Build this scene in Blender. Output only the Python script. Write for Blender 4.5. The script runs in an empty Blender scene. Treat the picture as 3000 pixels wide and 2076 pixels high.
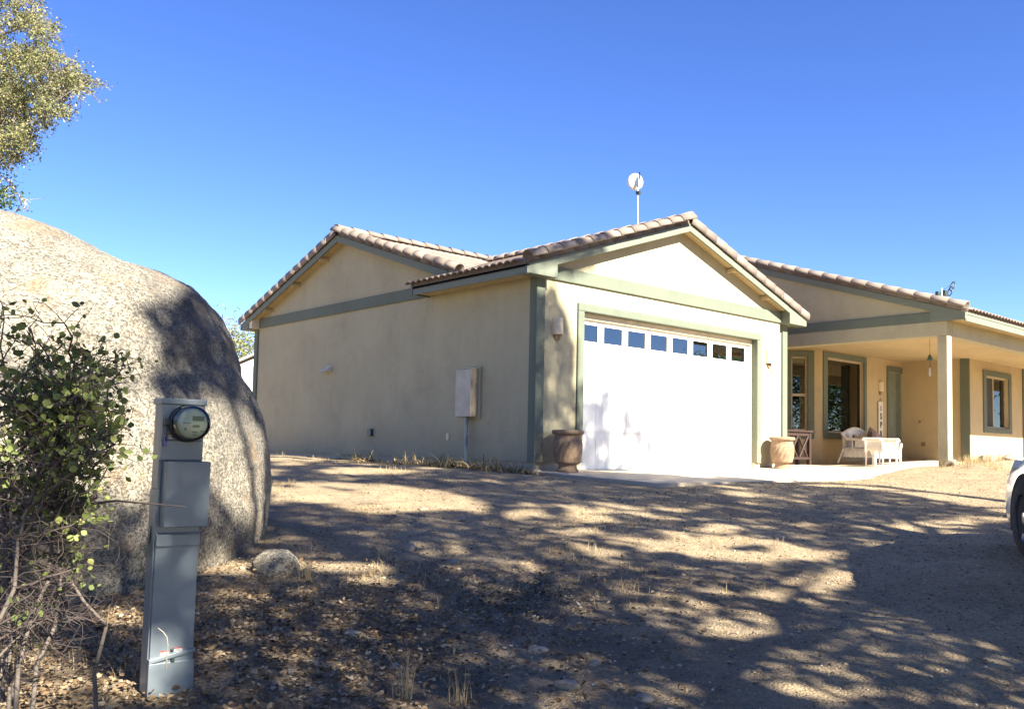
import bpy, math, random
import numpy as np
from mathutils import Vector, Matrix

random.seed(7)
rng = np.random.default_rng(7)
S = bpy.context.scene
COL = S.collection

# ------------------------------------------------------------------ camera
CAM = Vector((-9.27, -9.96, 0.389))
FW = Vector((0.66033, 0.74846, 0.061488)); RT = Vector((0.748871, -0.662393, 0.020676)); UP = Vector((-0.056204, -0.032393, 0.997894))
cd = bpy.data.cameras.new("camera"); cam = bpy.data.objects.new("camera", cd); COL.objects.link(cam)
M4 = Matrix.Identity(4)
for i, v in enumerate((RT, UP, -FW)):
    for j in range(3): M4[j][i] = v[j]
M4.translation = CAM
cam.matrix_world = M4
cd.sensor_width = 36; cd.lens = 31.13; cd.shift_y = 0.0345
cd.clip_start = 0.05; cd.clip_end = 6000
S.camera = cam

# ------------------------------------------------------------------ light
SX, SM = 0.02, 0.72                      # towards the sun: (SX, -1, SM)
sund = Vector((SX, -1, SM)).normalized()
elev = math.asin(sund.z)
w = bpy.data.worlds.new("World"); S.world = w; w.use_nodes = True
nt = w.node_tree; nt.nodes.clear()
sky = nt.nodes.new("ShaderNodeTexSky"); sky.sky_type = 'NISHITA'; sky.sun_disc = False
sky.sun_elevation = elev; sky.sun_rotation = math.atan2(sund.x, sund.y)
sky.altitude = 2600; sky.air_density = 1.0; sky.dust_density = 0.0; sky.ozone_density = 3.0
hs = nt.nodes.new("ShaderNodeHueSaturation"); hs.inputs['Saturation'].default_value = 1.2
hs.inputs['Hue'].default_value = 0.517
bg = nt.nodes.new("ShaderNodeBackground"); bg.inputs[1].default_value = 0.064
wo = nt.nodes.new("ShaderNodeOutputWorld")
nt.links.new(sky.outputs[0], hs.inputs['Color']); nt.links.new(hs.outputs[0], bg.inputs[0]); nt.links.new(bg.outputs[0], wo.inputs[0])
ld = bpy.data.lights.new("sun", 'SUN'); ld.energy = 5.0; ld.angle = math.radians(0.6); ld.color = (1.0, 0.945, 0.80)
lo = bpy.data.objects.new("sun", ld); COL.objects.link(lo); lo.location = (0, -30, 30)
lo.rotation_euler = (-sund).to_track_quat('-Z', 'Y').to_euler()
vs = S.view_settings; vs.view_transform = 'Standard'; vs.look = 'None'; vs.gamma = 1; vs.use_curve_mapping = False
vs.exposure = 2.2
S.cycles.max_bounces = 7; S.cycles.transparent_max_bounces = 12
S.cycles.use_denoising = True

# ------------------------------------------------------------------ helpers
def link(o, parent=None):
    COL.objects.link(o)
    if parent: o.parent = parent
    return o
def tag(o, label=None, cat=None, group=None, kind=None):
    if label: o['label'] = label
    if cat: o['category'] = cat
    if group: o['group'] = group
    if kind: o['kind'] = kind
    return o
def thing(name, label, cat, loc=(0, 0, 0), rz=0, group=None):
    o = bpy.data.objects.new(name, None); o.empty_display_size = .2; link(o)
    o.location = loc; o.rotation_euler = (0, 0, rz)
    return tag(o, label, cat, group)
def copy_tree(o, parent=None):
    c = o.copy(); link(c, parent)
    for ch in list(o.children): copy_tree(ch, c)
    return c

class MB:
    def __init__(s): s.v = []; s.f = []; s.sm = []
    def add(s, vs_, fs, smooth=False):
        n = len(s.v); s.v += [tuple(p) for p in vs_]
        for f in fs: s.f.append(tuple(i + n for i in f)); s.sm.append(smooth)
        return s
    def box(s, a, b, bev=0.0):
        x0, x1 = sorted((a[0], b[0])); y0, y1 = sorted((a[1], b[1])); z0, z1 = sorted((a[2], b[2]))
        return s.add([(x0,y0,z0),(x1,y0,z0),(x1,y1,z0),(x0,y1,z0),(x0,y0,z1),(x1,y0,z1),(x1,y1,z1),(x0,y1,z1)],
              [(0,3,2,1),(4,5,6,7),(0,1,5,4),(1,2,6,5),(2,3,7,6),(3,0,4,7)])
    def prism(s, poly, d):
        """poly: list of 3d points (planar), extruded by vector d"""
        n = len(poly); d = Vector(d)
        vs_ = [Vector(p) for p in poly] + [Vector(p) + d for p in poly]
        nrm = Vector((0, 0, 0))
        for i in range(n):
            a, b = vs_[i], vs_[(i + 1) % n]; nrm += a.cross(b)
        flip = nrm.dot(d) > 0
        f0 = tuple(range(n)); f1 = tuple(range(n, 2 * n))
        fs = [f0[::-1] if flip else f0, f1 if flip else f1[::-1]]
        for i in range(n):
            j = (i + 1) % n
            q = (i, j, n + j, n + i)
            fs.append(q if flip else q[::-1])
        return s.add(vs_, fs)
    def tube(s, pts, r, seg=6, r2=None, cap=True):
        pts = [Vector(p) for p in pts]; n = len(pts)
        rings = []; prev = None
        for i, p in enumerate(pts):
            d = (pts[min(i + 1, n - 1)] - pts[max(i - 1, 0)]).normalized()
            if prev is None:
                a = d.orthogonal().normalized()
            else:
                a = (prev - d * prev.dot(d))
                a = a.normalized() if a.length > 1e-6 else d.orthogonal().normalized()
            prev = a; b = d.cross(a)
            rr = r if r2 is None else r + (r2 - r) * i / max(1, n - 1)
            if isinstance(r, (list, tuple)): rr = r[i]
            rings.append([p + (a * math.cos(2 * math.pi * k / seg) + b * math.sin(2 * math.pi * k / seg)) * rr for k in range(seg)])
        vs_ = [q for rg in rings for q in rg]; fs = []
        for i in range(n - 1):
            for k in range(seg):
                k2 = (k + 1) % seg
                fs.append((i*seg+k, i*seg+k2, (i+1)*seg+k2, (i+1)*seg+k))
        s.add(vs_, fs, True)
        if cap: s.add(rings[0], [tuple(range(seg))[::-1]]); s.add(rings[-1], [tuple(range(seg))])
        return s
    def lathe(s, prof, seg=32, c=(0, 0, 0), smooth=True, twist=None):
        vs_ = []; fs = []; n = len(prof)
        for i, (r, z) in enumerate(prof):
            for k in range(seg):
                a = 2 * math.pi * k / seg
                rr = r if twist is None else twist(r, z, a)
                vs_.append((c[0] + rr * math.cos(a), c[1] + rr * math.sin(a), c[2] + z))
        for i in range(n - 1):
            for k in range(seg):
                k2 = (k + 1) % seg
                fs.append((i*seg+k, i*seg+k2, (i+1)*seg+k2, (i+1)*seg+k))
        return s.add(vs_, fs, smooth)
    def xf(s, M, start=0):
        for i in range(start, len(s.v)): s.v[i] = tuple(M @ Vector(s.v[i]))
        return s
    def build(s, name, m, parent=None, bevel=0):
        me = bpy.data.meshes.new(name); me.from_pydata(s.v, [], s.f); me.materials.append(m)
        me.polygons.foreach_set('use_smooth', s.sm); me.update()
        o = bpy.data.objects.new(name, me); link(o, parent)
        if bevel:
            md = o.modifiers.new('bevel', 'BEVEL'); md.width = bevel; md.segments = 2; md.limit_method = 'ANGLE'; md.angle_limit = math.radians(50)
        return o
def np_mesh(name, V, F, m, parent=None, tint=None, smooth=False):
    V = np.asarray(V, np.float32).reshape(-1, 3); F = np.asarray(F, np.int32); k = F.shape[1]
    me = bpy.data.meshes.new(name); me.vertices.add(len(V)); me.vertices.foreach_set('co', V.ravel())
    me.loops.add(F.size); me.loops.foreach_set('vertex_index', F.ravel())
    me.polygons.add(len(F)); me.polygons.foreach_set('loop_start', np.arange(0, F.size, k, dtype=np.int32))
    me.polygons.foreach_set('loop_total', np.full(len(F), k, np.int32))
    if smooth: me.polygons.foreach_set('use_smooth', np.ones(len(F), bool))
    if tint is not None:
        a = me.attributes.new('tint', 'FLOAT', 'POINT'); a.data.foreach_set('value', np.asarray(tint, np.float32))
    me.update(calc_edges=True); me.materials.append(m)
    o = bpy.data.objects.new(name, me); link(o, parent)
    return o

# numpy value noise
def vnoise(x, y, seed=0):
    xi = np.floor(x).astype(np.int64); yi = np.floor(y).astype(np.int64); fx = x - xi; fy = y - yi
    fx = fx*fx*(3-2*fx); fy = fy*fy*(3-2*fy)
    def h(a, b):
        n = (a * 374761393 + b * 668265263 + seed * 974634777) & 0xffffffff
        n = ((n ^ (n >> 13)) * 1274126177) & 0xffffffff
        return ((n ^ (n >> 16)) & 0xffff) / 65535.0
    return (h(xi,yi)*(1-fx)+h(xi+1,yi)*fx)*(1-fy)+(h(xi,yi+1)*(1-fx)+h(xi+1,yi+1)*fx)*fy
def fbm(x, y, oct=4, seed=0):
    s = 0; a = .5; t = 0
    for i in range(oct): s = s + a * vnoise(x * 2**i, y * 2**i, seed + i); t += a; a *= .5
    return s / t
def sstep(x, a, b):
    t = np.clip((x - a) / (b - a), 0, 1); return t * t * (3 - 2 * t)
def inpoly(px, py, poly):
    c = np.zeros(len(px), bool); n = len(poly); j = n - 1
    for i in range(n):
        xi, yi = poly[i]; xj, yj = poly[j]
        c ^= ((yi > py) != (yj > py)) & (px < (xj - xi) * (py - yi) / (yj - yi + 1e-12) + xi)
        j = i
    return c

# ------------------------------------------------------------------ materials
class NT:
    def __init__(s, name):
        s.m = bpy.data.materials.new(name); s.m.use_nodes = True; s.t = s.m.node_tree; s.b = s.t.nodes['Principled BSDF']; s.out = s.t.nodes['Material Output']
    def n(s, typ, **kw):
        nd = s.t.nodes.new(typ)
        for k, v in kw.items():
            if k in nd.inputs: nd.inputs[k].default_value = v
            else: setattr(nd, k, v)
        return nd
    def l(s, a, b): s.t.links.new(a, b)
    def coord(s, which='Object'):
        return s.n('ShaderNodeTexCoord').outputs[which]
    def geo(s): return s.n('ShaderNodeNewGeometry').outputs['Position']
    def noise(s, vec, scale, detail=5, rough=.6, dist=0):
        nd = s.n('ShaderNodeTexNoise'); nd.inputs['Scale'].default_value = scale; nd.inputs['Detail'].default_value = detail
        nd.inputs['Roughness'].default_value = rough; nd.inputs['Distortion'].default_value = dist
        if vec: s.l(vec, nd.inputs['Vector'])
        return nd.outputs['Fac']
    def ramp(s, fac, stops):
        r = s.n('ShaderNodeValToRGB'); e = r.color_ramp.elements
        while len(e) < len(stops): e.new(.5)
        for i, (p, c) in enumerate(stops): e[i].position = p; e[i].color = (*c, 1) if len(c) == 3 else c
        s.l(fac, r.inputs[0]); return r.outputs[0]
    def mix(s, fac, a, b, mode='MIX'):
        nd = s.n('ShaderNodeMix'); nd.data_type = 'RGBA'; nd.blend_type = mode
        if isinstance(fac, (int, float)): nd.inputs[0].default_value = fac
        else: s.l(fac, nd.inputs[0])
        for v, i in ((a, 6), (b, 7)):
            if isinstance(v, tuple): nd.inputs[i].default_value = (*v, 1)
            else: s.l(v, nd.inputs[i])
        return nd.outputs[2]
    def math(s, op, a, b=None):
        nd = s.n('ShaderNodeMath'); nd.operation = op
        for i, v in enumerate((a, b)):
            if v is None: continue
            if isinstance(v, (int, float)): nd.inputs[i].default_value = v
            else: s.l(v, nd.inputs[i])
        return nd.outputs[0]
    def bump(s, h, strength=.4, dist=.02):
        b = s.n('ShaderNodeBump'); b.inputs['Strength'].default_value = strength; b.inputs['Distance'].default_value = dist
        s.l(h, b.inputs['Height']); s.l(b.outputs[0], s.b.inputs['Normal']); return b
    def base(s, c):
        if isinstance(c, tuple): s.b.inputs['Base Color'].default_value = (*c, 1)
        else: s.l(c, s.b.inputs['Base Color'])
    def set(s, **k):
        for a, v in k.items(): s.b.inputs[a.replace('_', ' ')].default_value = v
        return s
def plain(name, c, rough=.6, metal=0, var=.12, scale=6, bump=0, bscale=60):
    t = NT(name); p = t.coord()
    f = t.noise(p, scale, 4)
    a = tuple(x * (1 - var) for x in c); b = tuple(min(1, x * (1 + var)) for x in c)
    t.base(t.ramp(f, [(.3, a), (.7, b)]))
    t.set(Roughness=rough, Metallic=metal)
    if bump: t.bump(t.noise(p, bscale, 3), bump, .01)
    return t.m

def m_stucco(name, c, stain=(.75, .72, .68), mid=9.0):
    t = NT(name); p = t.geo()
    big = t.noise(p, .9, 5, .6)
    base = t.ramp(big, [(.25, tuple(x*.9 for x in c)), (.55, c), (.8, tuple(min(1, x*1.06) for x in c))])
    # faint horizontal trowel marks, streaks of dirt running down
    mp = t.n('ShaderNodeMapping'); mp.inputs['Scale'].default_value = (1.2, 1.2, 9); t.l(p, mp.inputs[0])
    tr = t.noise(mp.outputs[0], 5, 6, .7)
    mp2 = t.n('ShaderNodeMapping'); mp2.inputs['Scale'].default_value = (3, 3, .9); t.l(p, mp2.inputs[0])
    st = t.noise(mp2.outputs[0], 1.5, 5, .6)
    base = t.mix(t.math('MULTIPLY', t.ramp(st, [(.45, (0, 0, 0)), (.8, (1, 1, 1))]), .3), base, stain, 'MULTIPLY')
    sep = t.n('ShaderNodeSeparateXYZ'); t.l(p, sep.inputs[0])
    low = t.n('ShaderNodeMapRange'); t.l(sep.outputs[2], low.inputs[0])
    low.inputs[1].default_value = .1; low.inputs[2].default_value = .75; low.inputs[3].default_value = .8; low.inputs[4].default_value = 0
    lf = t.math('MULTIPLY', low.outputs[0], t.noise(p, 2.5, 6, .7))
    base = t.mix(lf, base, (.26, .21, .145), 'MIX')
    pt = t.ramp(t.noise(p, 1.1, 7, .75, .5), [(.5, (0, 0, 0)), (.72, (1, 1, 1))])
    base = t.mix(t.math('MULTIPLY', pt, .35), base, (.62, .60, .60), 'MULTIPLY')
    t.base(base); t.set(Roughness=.92)
    fine = t.noise(p, 90, 4, .6); mid_ = t.noise(p, 22, 4, .6)
    h = t.math('ADD', t.math('MULTIPLY', fine, .35), t.math('ADD', t.math('MULTIPLY', mid_, .8), t.math('MULTIPLY', tr, .9)))
    t.bump(h, .55, .012)
    return t.m
M = {}
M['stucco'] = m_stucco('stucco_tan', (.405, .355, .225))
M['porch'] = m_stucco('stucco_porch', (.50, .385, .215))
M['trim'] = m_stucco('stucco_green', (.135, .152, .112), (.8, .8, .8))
t = NT('painted_board'); p = t.geo()
mp = t.n('ShaderNodeMapping'); mp.inputs['Scale'].default_value = (2, 2, 14); t.l(p, mp.inputs[0])
f = t.noise(mp.outputs[0], 5, 6, .6); t.base(t.ramp(f, [(.3, (.13, .146, .108)), (.7, (.165, .18, .136))])); t.set(Roughness=.7); t.bump(f, .25, .01); M['board'] = t.m
M['soffit'] = plain('soffit_paint', (.50, .38, .20), .8, bump=.1)
t = NT('roof_tile'); p = t.geo(); oi = t.n('ShaderNodeObjectInfo')
c = t.ramp(oi.outputs['Random'], [(0, (.13, .10, .082)), (.5, (.185, .145, .12)), (1, (.245, .195, .16))])
c = t.mix(t.math('MULTIPLY', t.noise(p, 9, 6, .7), .5), c, (.22, .17, .14)); t.base(c); t.set(Roughness=.85); t.bump(t.noise(p, 120, 4), .3, .004); M['tile'] = t.m
t = NT('roof_tile_mass'); p = t.geo()
c = t.ramp(t.noise(p, 2.2, 6, .8), [(.3, (.17, .125, .10)), (.5, (.225, .17, .135)), (.7, (.29, .225, .18))]); t.base(c); t.set(Roughness=.85); M['tile2'] = t.m
M['underlay'] = plain('roof_underlay', (.05, .045, .04), .9)
M['door'] = plain('garage_door_paint', (.80, .79, .74), .45, var=.03, bump=.05)
M['cream'] = plain('cream_paint', (.66, .54, .36), .6)
M['white'] = plain('white_paint', (.78, .76, .70), .5, var=.05)
M['dark'] = plain('dark_interior', (.010, .009, .008), .9)
M['fdoor'] = plain('front_door_paint', (.22, .24, .18), .5)
M['frame'] = plain('window_frame', (.42, .34, .23), .5)
M['blind'] = plain('roller_blind', (.85, .80, .56), .8)
t = NT('window_glass'); t.t.nodes.remove(t.b)
fr = t.n('ShaderNodeFresnel'); fr.inputs[0].default_value = 1.85
tr = t.n('ShaderNodeBsdfTransparent'); tr.inputs[0].default_value = (.75, .78, .76, 1); gl = t.n('ShaderNodeBsdfGlossy'); gl.inputs[1].default_value = .015
p = t.geo(); bp = t.n('ShaderNodeBump'); bp.inputs['Strength'].default_value = .02; bp.inputs['Distance'].default_value = .01; t.l(t.noise(p, 1.5, 2), bp.inputs['Height']); t.l(bp.outputs[0], gl.inputs['Normal'])
mx = t.n('ShaderNodeMixShader'); t.l(fr.outputs[0], mx.inputs[0]); t.l(tr.outputs[0], mx.inputs[1]); t.l(gl.outputs[0], mx.inputs[2]); t.l(mx.outputs[0], t.out.inputs[0]); M['glass'] = t.m
M['dglass'] = M['glass'].copy(); M['dglass'].name = 'tinted_door_glass'
for nd in M['dglass'].node_tree.nodes:
    if nd.type == 'FRESNEL': nd.inputs[0].default_value = 2.8
M['screen'] = plain('insect_screen', (.05, .045, .04), .9)

# soil
t = NT('decomposed_granite'); p = t.geo()
n1 = t.noise(p, .55, 6, .6, .3); n2 = t.noise(p, 5, 8, .7); n3 = t.noise(p, 70, 4, .7)
c = t.ramp(n1, [(.3, (.245, .18, .105)), (.5, (.315, .24, .145)), (.7, (.38, .295, .18))])
c = t.mix(t.math('MULTIPLY', t.ramp(n2, [(.45, (0, 0, 0)), (.62, (1, 1, 1))]), .5), c, (.19, .13, .08))
vo = t.n('ShaderNodeTexVoronoi'); vo.inputs['Scale'].default_value = 65; t.l(p, vo.inputs['Vector'])
gr = t.ramp(vo.outputs['Color'], [(.2, (.5, .48, .45)), (.5, (1, 1, 1)), (.85, (1.5, 1.45, 1.35))])
c = t.mix(.5, c, gr, 'MULTIPLY')
c = t.mix(t.ramp(n3, [(.55, (0, 0, 0)), (.68, (.7, .7, .7))]), c, (.15, .105, .07))
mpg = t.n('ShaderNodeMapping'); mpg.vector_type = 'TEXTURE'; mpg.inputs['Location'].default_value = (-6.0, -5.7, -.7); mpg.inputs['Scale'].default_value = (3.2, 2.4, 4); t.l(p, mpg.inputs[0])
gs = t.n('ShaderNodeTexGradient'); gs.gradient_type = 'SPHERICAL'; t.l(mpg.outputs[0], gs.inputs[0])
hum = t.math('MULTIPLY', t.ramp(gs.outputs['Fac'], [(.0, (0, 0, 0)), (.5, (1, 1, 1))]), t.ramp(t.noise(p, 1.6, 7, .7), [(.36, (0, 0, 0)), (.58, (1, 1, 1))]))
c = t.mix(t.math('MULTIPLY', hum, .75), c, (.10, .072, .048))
t.base(c); t.set(Roughness=.95)
h = t.math('ADD', t.math('MULTIPLY', n2, 2.0), t.math('ADD', t.math('MULTIPLY', vo.outputs['Distance'], .9), n3)); t.bump(h, .9, .015); M['soil'] = t.m
t = NT('concrete'); p = t.geo()
c = t.ramp(t.noise(p, 1.3, 7, .7), [(.3, (.37, .30, .22)), (.7, (.47, .39, .30))]); c = t.mix(t.ramp(t.noise(p, 60, 3), [(.5, (0, 0, 0)), (.7, (.4, .4, .4))]), c, (.27, .22, .16)); t.base(c); t.set(Roughness=.9); t.bump(t.noise(p, 80, 4), .2, .004); M['concrete'] = t.m
# granite
t = NT('granite'); p = t.geo()
n1 = t.noise(p, .8, 6, .65); vg = t.n('ShaderNodeTexVoronoi'); vg.inputs['Scale'].default_value = 85; t.l(p, vg.inputs['Vector']); vs2 = t.n('ShaderNodeSeparateColor'); t.l(vg.outputs['Color'], vs2.inputs[0]); sp = t.math('ADD', t.math('MULTIPLY', t.noise(p, 42, 6, .85), .86), t.math('MULTIPLY', vs2.outputs[0], .14)); sp2 = t.noise(p, 12, 5, .85, .4)
c = t.ramp(n1, [(.3, (.33, .295, .235)), (.55, (.44, .39, .30)), (.75, (.53, .46, .35))])
c = t.mix(t.ramp(sp, [(.44, (.8, .8, .8)), (.52, (0, 0, 0))]), c, (.035, .03, .028))
c = t.mix(t.ramp(sp, [(.55, (0, 0, 0)), (.60, (.8, .8, .8))]), c, (.55, .47, .37))
c = t.mix(t.math('MULTIPLY', t.ramp(sp2, [(.52, (0, 0, 0)), (.66, (1, 1, 1))]), .6), c, (.11, .095, .08))
c = t.mix(t.math('MULTIPLY', t.ramp(t.noise(p, 1.7, 6, .7), [(.55, (0, 0, 0)), (.66, (1, 1, 1))]), .6), c, (.34, .21, .11))
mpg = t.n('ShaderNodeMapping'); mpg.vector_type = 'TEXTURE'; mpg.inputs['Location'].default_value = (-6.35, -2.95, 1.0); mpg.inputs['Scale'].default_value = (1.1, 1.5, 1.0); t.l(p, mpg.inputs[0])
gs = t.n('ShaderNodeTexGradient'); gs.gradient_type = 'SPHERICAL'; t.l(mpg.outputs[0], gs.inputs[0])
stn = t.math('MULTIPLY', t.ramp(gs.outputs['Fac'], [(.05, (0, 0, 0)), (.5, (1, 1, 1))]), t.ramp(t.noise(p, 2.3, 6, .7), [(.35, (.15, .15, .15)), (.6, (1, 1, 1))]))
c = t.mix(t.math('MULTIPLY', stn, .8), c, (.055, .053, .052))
c = t.mix(t.math('MULTIPLY', t.ramp(t.noise(p, 1.1, 6, .75, .8), [(.52, (0, 0, 0)), (.66, (1, 1, 1))]), .55), c, (.10, .09, .08))
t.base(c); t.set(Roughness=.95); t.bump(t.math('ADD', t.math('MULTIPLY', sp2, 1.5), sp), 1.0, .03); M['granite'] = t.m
M['stone'] = plain('field_stone', (.27, .22, .165), .9, var=.35, scale=9, bump=.5)
M['metal_grey'] = None
t = NT('enclosure_grey'); p = t.coord(); c = t.ramp(t.noise(p, 7, 5), [(.3, (.16, .19, .215)), (.7, (.20, .23, .255))]); 
c = t.mix(t.ramp(t.noise(p, 55, 5, .8), [(.64, (0, 0, 0)), (.72, (.5, .5, .5))]), c, (.12, .10, .085)); t.base(c); t.set(Roughness=.38, Metallic=.25); t.bump(t.noise(p, 3, 2), .1, .01); M['metal_grey'] = t.m
M['terracotta'] = plain('terracotta', (.235, .155, .095), .85, var=.28, scale=11, bump=.3)
M['brownwood'] = plain('stained_wood', (.03, .012, .007), .7, var=.3, scale=14)
M['wicker'] = plain('white_wicker', (.78, .73, .64), .6, var=.1, bump=.8, bscale=90)
M['cushion'] = plain('cushion_cloth', (.66, .60, .5), .9, var=.15)
M['bark'] = plain('bark', (.16, .13, .11), .95, var=.35, scale=20, bump=.6)
M['twig'] = plain('pale_twig', (.30, .25, .20), .9, var=.3, scale=30)
M['dtwig'] = plain('dark_twig', (.05, .035, .03), .85, var=.3, scale=30)

def leaf_mat(name, stops, trans=.35, rough=.55):
    t = NT(name); a = t.n('ShaderNodeAttribute'); a.attribute_name = 'tint'
    c = t.ramp(a.outputs['Fac'], stops); t.base(c); t.set(Roughness=rough); t.b.inputs['Specular IOR Level'].default_value = .25
    tl = t.n('ShaderNodeBsdfTranslucent'); t.l(c, tl.inputs[0]); mx = t.n('ShaderNodeMixShader'); mx.inputs[0].default_value = trans
    t.l(t.b.outputs[0], mx.inputs[1]); t.l(tl.outputs[0], mx.inputs[2]); t.l(mx.outputs[0], t.out.inputs[0]); return t.m
M['oak'] = leaf_mat('oak_leaf', [(0, (.09, .11, .045)), (.5, (.20, .205, .085)), (.85, (.33, .31, .13)), (1, (.45, .38, .24))])
M['oakg'] = leaf_mat('oak_leaf_green', [(0, (.03, .06, .015)), (.6, (.07, .12, .03)), (1, (.14, .17, .05))])
M['roadleaf'] = leaf_mat('roadside_leaf', [(0, (.06, .11, .025)), (.6, (.12, .20, .045)), (1, (.20, .27, .07))], .5)
M['bushleaf'] = leaf_mat('bush_leaf', [(0, (.07, .095, .03)), (.5, (.15, .18, .055)), (.8, (.27, .285, .085)), (.95, (.34, .31, .09)), (1, (.35, .18, .07))])
M['litter'] = leaf_mat('dead_leaf', [(0, (.07, .045, .025)), (.4, (.17, .11, .06)), (.75, (.29, .20, .115)), (1, (.46, .36, .24))], .12, .8)
M['drygrass'] = leaf_mat('dry_grass', [(0, (.25, .17, .08)), (.5, (.44, .32, .16)), (1, (.58, .46, .26))], .3, .8)
M['iris'] = leaf_mat('dry_iris', [(0, (.12, .085, .045)), (.4, (.28, .21, .10)), (.75, (.50, .38, .19)), (.9, (.4, .31, .15)), (1, (.13, .16, .05))], .2, .8)
M['gravel'] = leaf_mat('gravel_stone', [(0, (.12, .085, .06)), (.5, (.28, .205, .13)), (.95, (.38, .30, .2)), (1, (.55, .48, .38))], 0, .9)

# ------------------------------------------------------------------ ground
def gbase(x, y):
    x = np.asarray(x, float); y = np.asarray(y, float)
    pl = .0516 + .0559 * x + .0686 * y
    cap = .03*(1-sstep(x,-1.2,.2)) + .008*np.clip(y,0,10)*(1-sstep(x,-1,0)) - .098*sstep(x,-1.2,.2) + .235*sstep(x,4.9,8.2)
    k = .10; h = np.clip(.5 + .5*(cap - pl)/k, 0, 1)
    return cap*(1-h) + pl*h - k*h*(1-h)
def gz(x, y):
    x = np.asarray(x, float); y = np.asarray(y, float)
    z = gbase(x, y)
    far = np.hypot(x - 0, y + 2)
    z = np.where(far > 25, np.maximum(z, -2.2 - .0 * far), z)
    d = np.exp(-((x - 9.2)/2.6)**2 - ((y + 3.5)/.45)**2) * .12          # low bank in front of the porch
    z = z + d
    z = z + np.exp(-((x + 7.8)/.8)**2 - ((y + 5.95)/.8)**2) * .065
    n = (fbm(x*.9, y*.9, 4, 3) - .5) * .09 + (fbm(x*5, y*5, 3, 9) - .5) * .028
    slab = ((x > -.1) & (x < 26) & (y > -2.6) & (y < .2)).astype(float)
    fl = np.exp(-np.clip(np.hypot(np.clip(-.2 - x, 0, None), np.clip(-2.7 - y, 0, None)), 0, 5)/.5)
    z = z + n * (1 - .8 * fl)
    inside = (x > .0) & (x < 8.3) & (y > -2.45) & (y < 8) | (x >= 8.3) & (y > -2.9) & (y < 8)| (x > .15) & (y > .15) & (y < 9.5)
    return np.where(inside, z - .22, z)
def axis(lo, hi, st, out):
    a = np.arange(lo, hi + 1e-6, st); b = []; d = st; v = hi
    while v < out: d *= 1.35; v += d; b.append(v)
    c = []; d = st; v = lo
    while v > -out: d *= 1.35; v -= d; c.append(v)
    return np.array(c[::-1] + list(a) + b)
gx = axis(-10.5, 12, .06, 2500); gy = axis(-10.5, 10, .06, 2500)
X, Y = np.meshgrid(gx, gy); Z = gz(X, Y)
nx, ny = len(gx), len(gy)
idx = np.arange(nx * ny).reshape(ny, nx)
F = np.stack([idx[:-1, :-1], idx[:-1, 1:], idx[1:, 1:], idx[1:, :-1]], -1).reshape(-1, 4)
g = np_mesh('ground', np.stack([X, Y, Z], -1), F, M['soil'], smooth=True); tag(g, kind='structure')

# concrete apron and porch slab
def slab_z(x, y):
    return -.03*min(0, y)*-1 + (.085*min(1, max(0, (x-5)/3.2)) if x > 5 else 0) + (.028*max(0, x-11.4))
def slab(name, poly, th=.12, nsub=1):
    mb = MB(); n = len(poly)
    top = [(x, y, slab_z(x, y)) for x, y in poly]; bot = [(x, y, slab_z(x, y) - th) for x, y in poly]
    mb.add(top + bot, [tuple(range(n)), tuple(range(2*n-1, n-1, -1))] + [(i, i+n, (i+1) % n + n, (i+1) % n) for i in range(n)][::1])
    o = mb.build(name, M['concrete'], bevel=.008); return tag(o, kind='structure')
slab('driveway_apron', [(-.12, .14), (-.12, -2.52), (2.5, -2.55), (2.5, .14)])
slab('driveway_apron', [(2.508, .14), (2.508, -2.55), (5.0, -2.52), (5.0, .14)])
slab('driveway_apron', [(5.008, .14), (5.008, -2.52), (8.2, -2.75), (8.2, .14)])
slab('porch_floor', [(8.2, -2.75), (11.4, -2.72), (11.4, 3.0), (7.1, 3.0), (7.1, .145), (8.2, .145)])
slab('porch_floor', [(11.405, -2.72), (16.0, -2.7), (16.0, 1.75), (11.405, 1.75)])
slab('porch_floor', [(16.005, -2.7), (26, -2.7), (26, -.1), (16.005, -.1)])

# ------------------------------------------------------------------ house
house = thing('house', 'tan stucco single-storey house with attached garage, green trim and barrel tile roof', 'house', (0, 0, 0))
def part(name, mb, m, parent=None, bevel=0, label=None):
    o = mb.build(name, m, parent or house, bevel)
    if label: o['label'] = label
    return o
W, L = 7.03, 9.75
ZB, ZT = 2.99, 3.21
# --- roof surfaces
def zg(x): return 4.42 - .333*abs(x - 3.515)
def zm(y): return 4.55 - .33*abs(y - 5.75)
def zw(y): return 3.11 + .322*(y + 3.06) if y < 4.2 else 3.11 + .322*(4.2 + 3.06) - .322*(y - 4.2)
# walls: garage side
part('wall', MB().prism([(0, 0.0, .12), (0, L, .12), (0, L, zm(L)-.07), (0, 5.75, zm(5.75)-.07), (0, 1.6, zm(1.6)-.07), (0, 0, ZB+.02)], (.2, 0, 0)), M['stucco'])
# garage front wall round the opening
mb = MB()
mb.box((.201, 0, .12), (.883, .2, ZB)); mb.box((6.103, 0, .12), (W, .2, ZB)); mb.box((.883, 0, 2.696), (6.103, .2, ZB))
mb.prism([(.0, 0, ZB), (W, 0, ZB), (W, 0, zg(W)-.06), (3.515, 0, zg(3.515)-.06), (0, 0, zg(0)-.06)], (0, .2, 0))
part('wall', mb, M['stucco'])
part('wall', MB().box((W-.2, .2, .0), (W, 6, ZB)), M['stucco'])
# back walls, closing the volume
part('wall', MB().box((.2, L-.2, .12), (26, L, ZB)), M['stucco'])
# main body infill behind (under the main roof)
# foundation
for a_0, b_0 in (((.03, .03, -.3), (.2, L-.03, .119)), ((.2, .03, -.3), (.93, .18, .119)), ((6.05, .03, -.2), (W-.03, .18, .119))): part('foundation', MB().box(a_0, b_0), M['concrete'])
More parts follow.
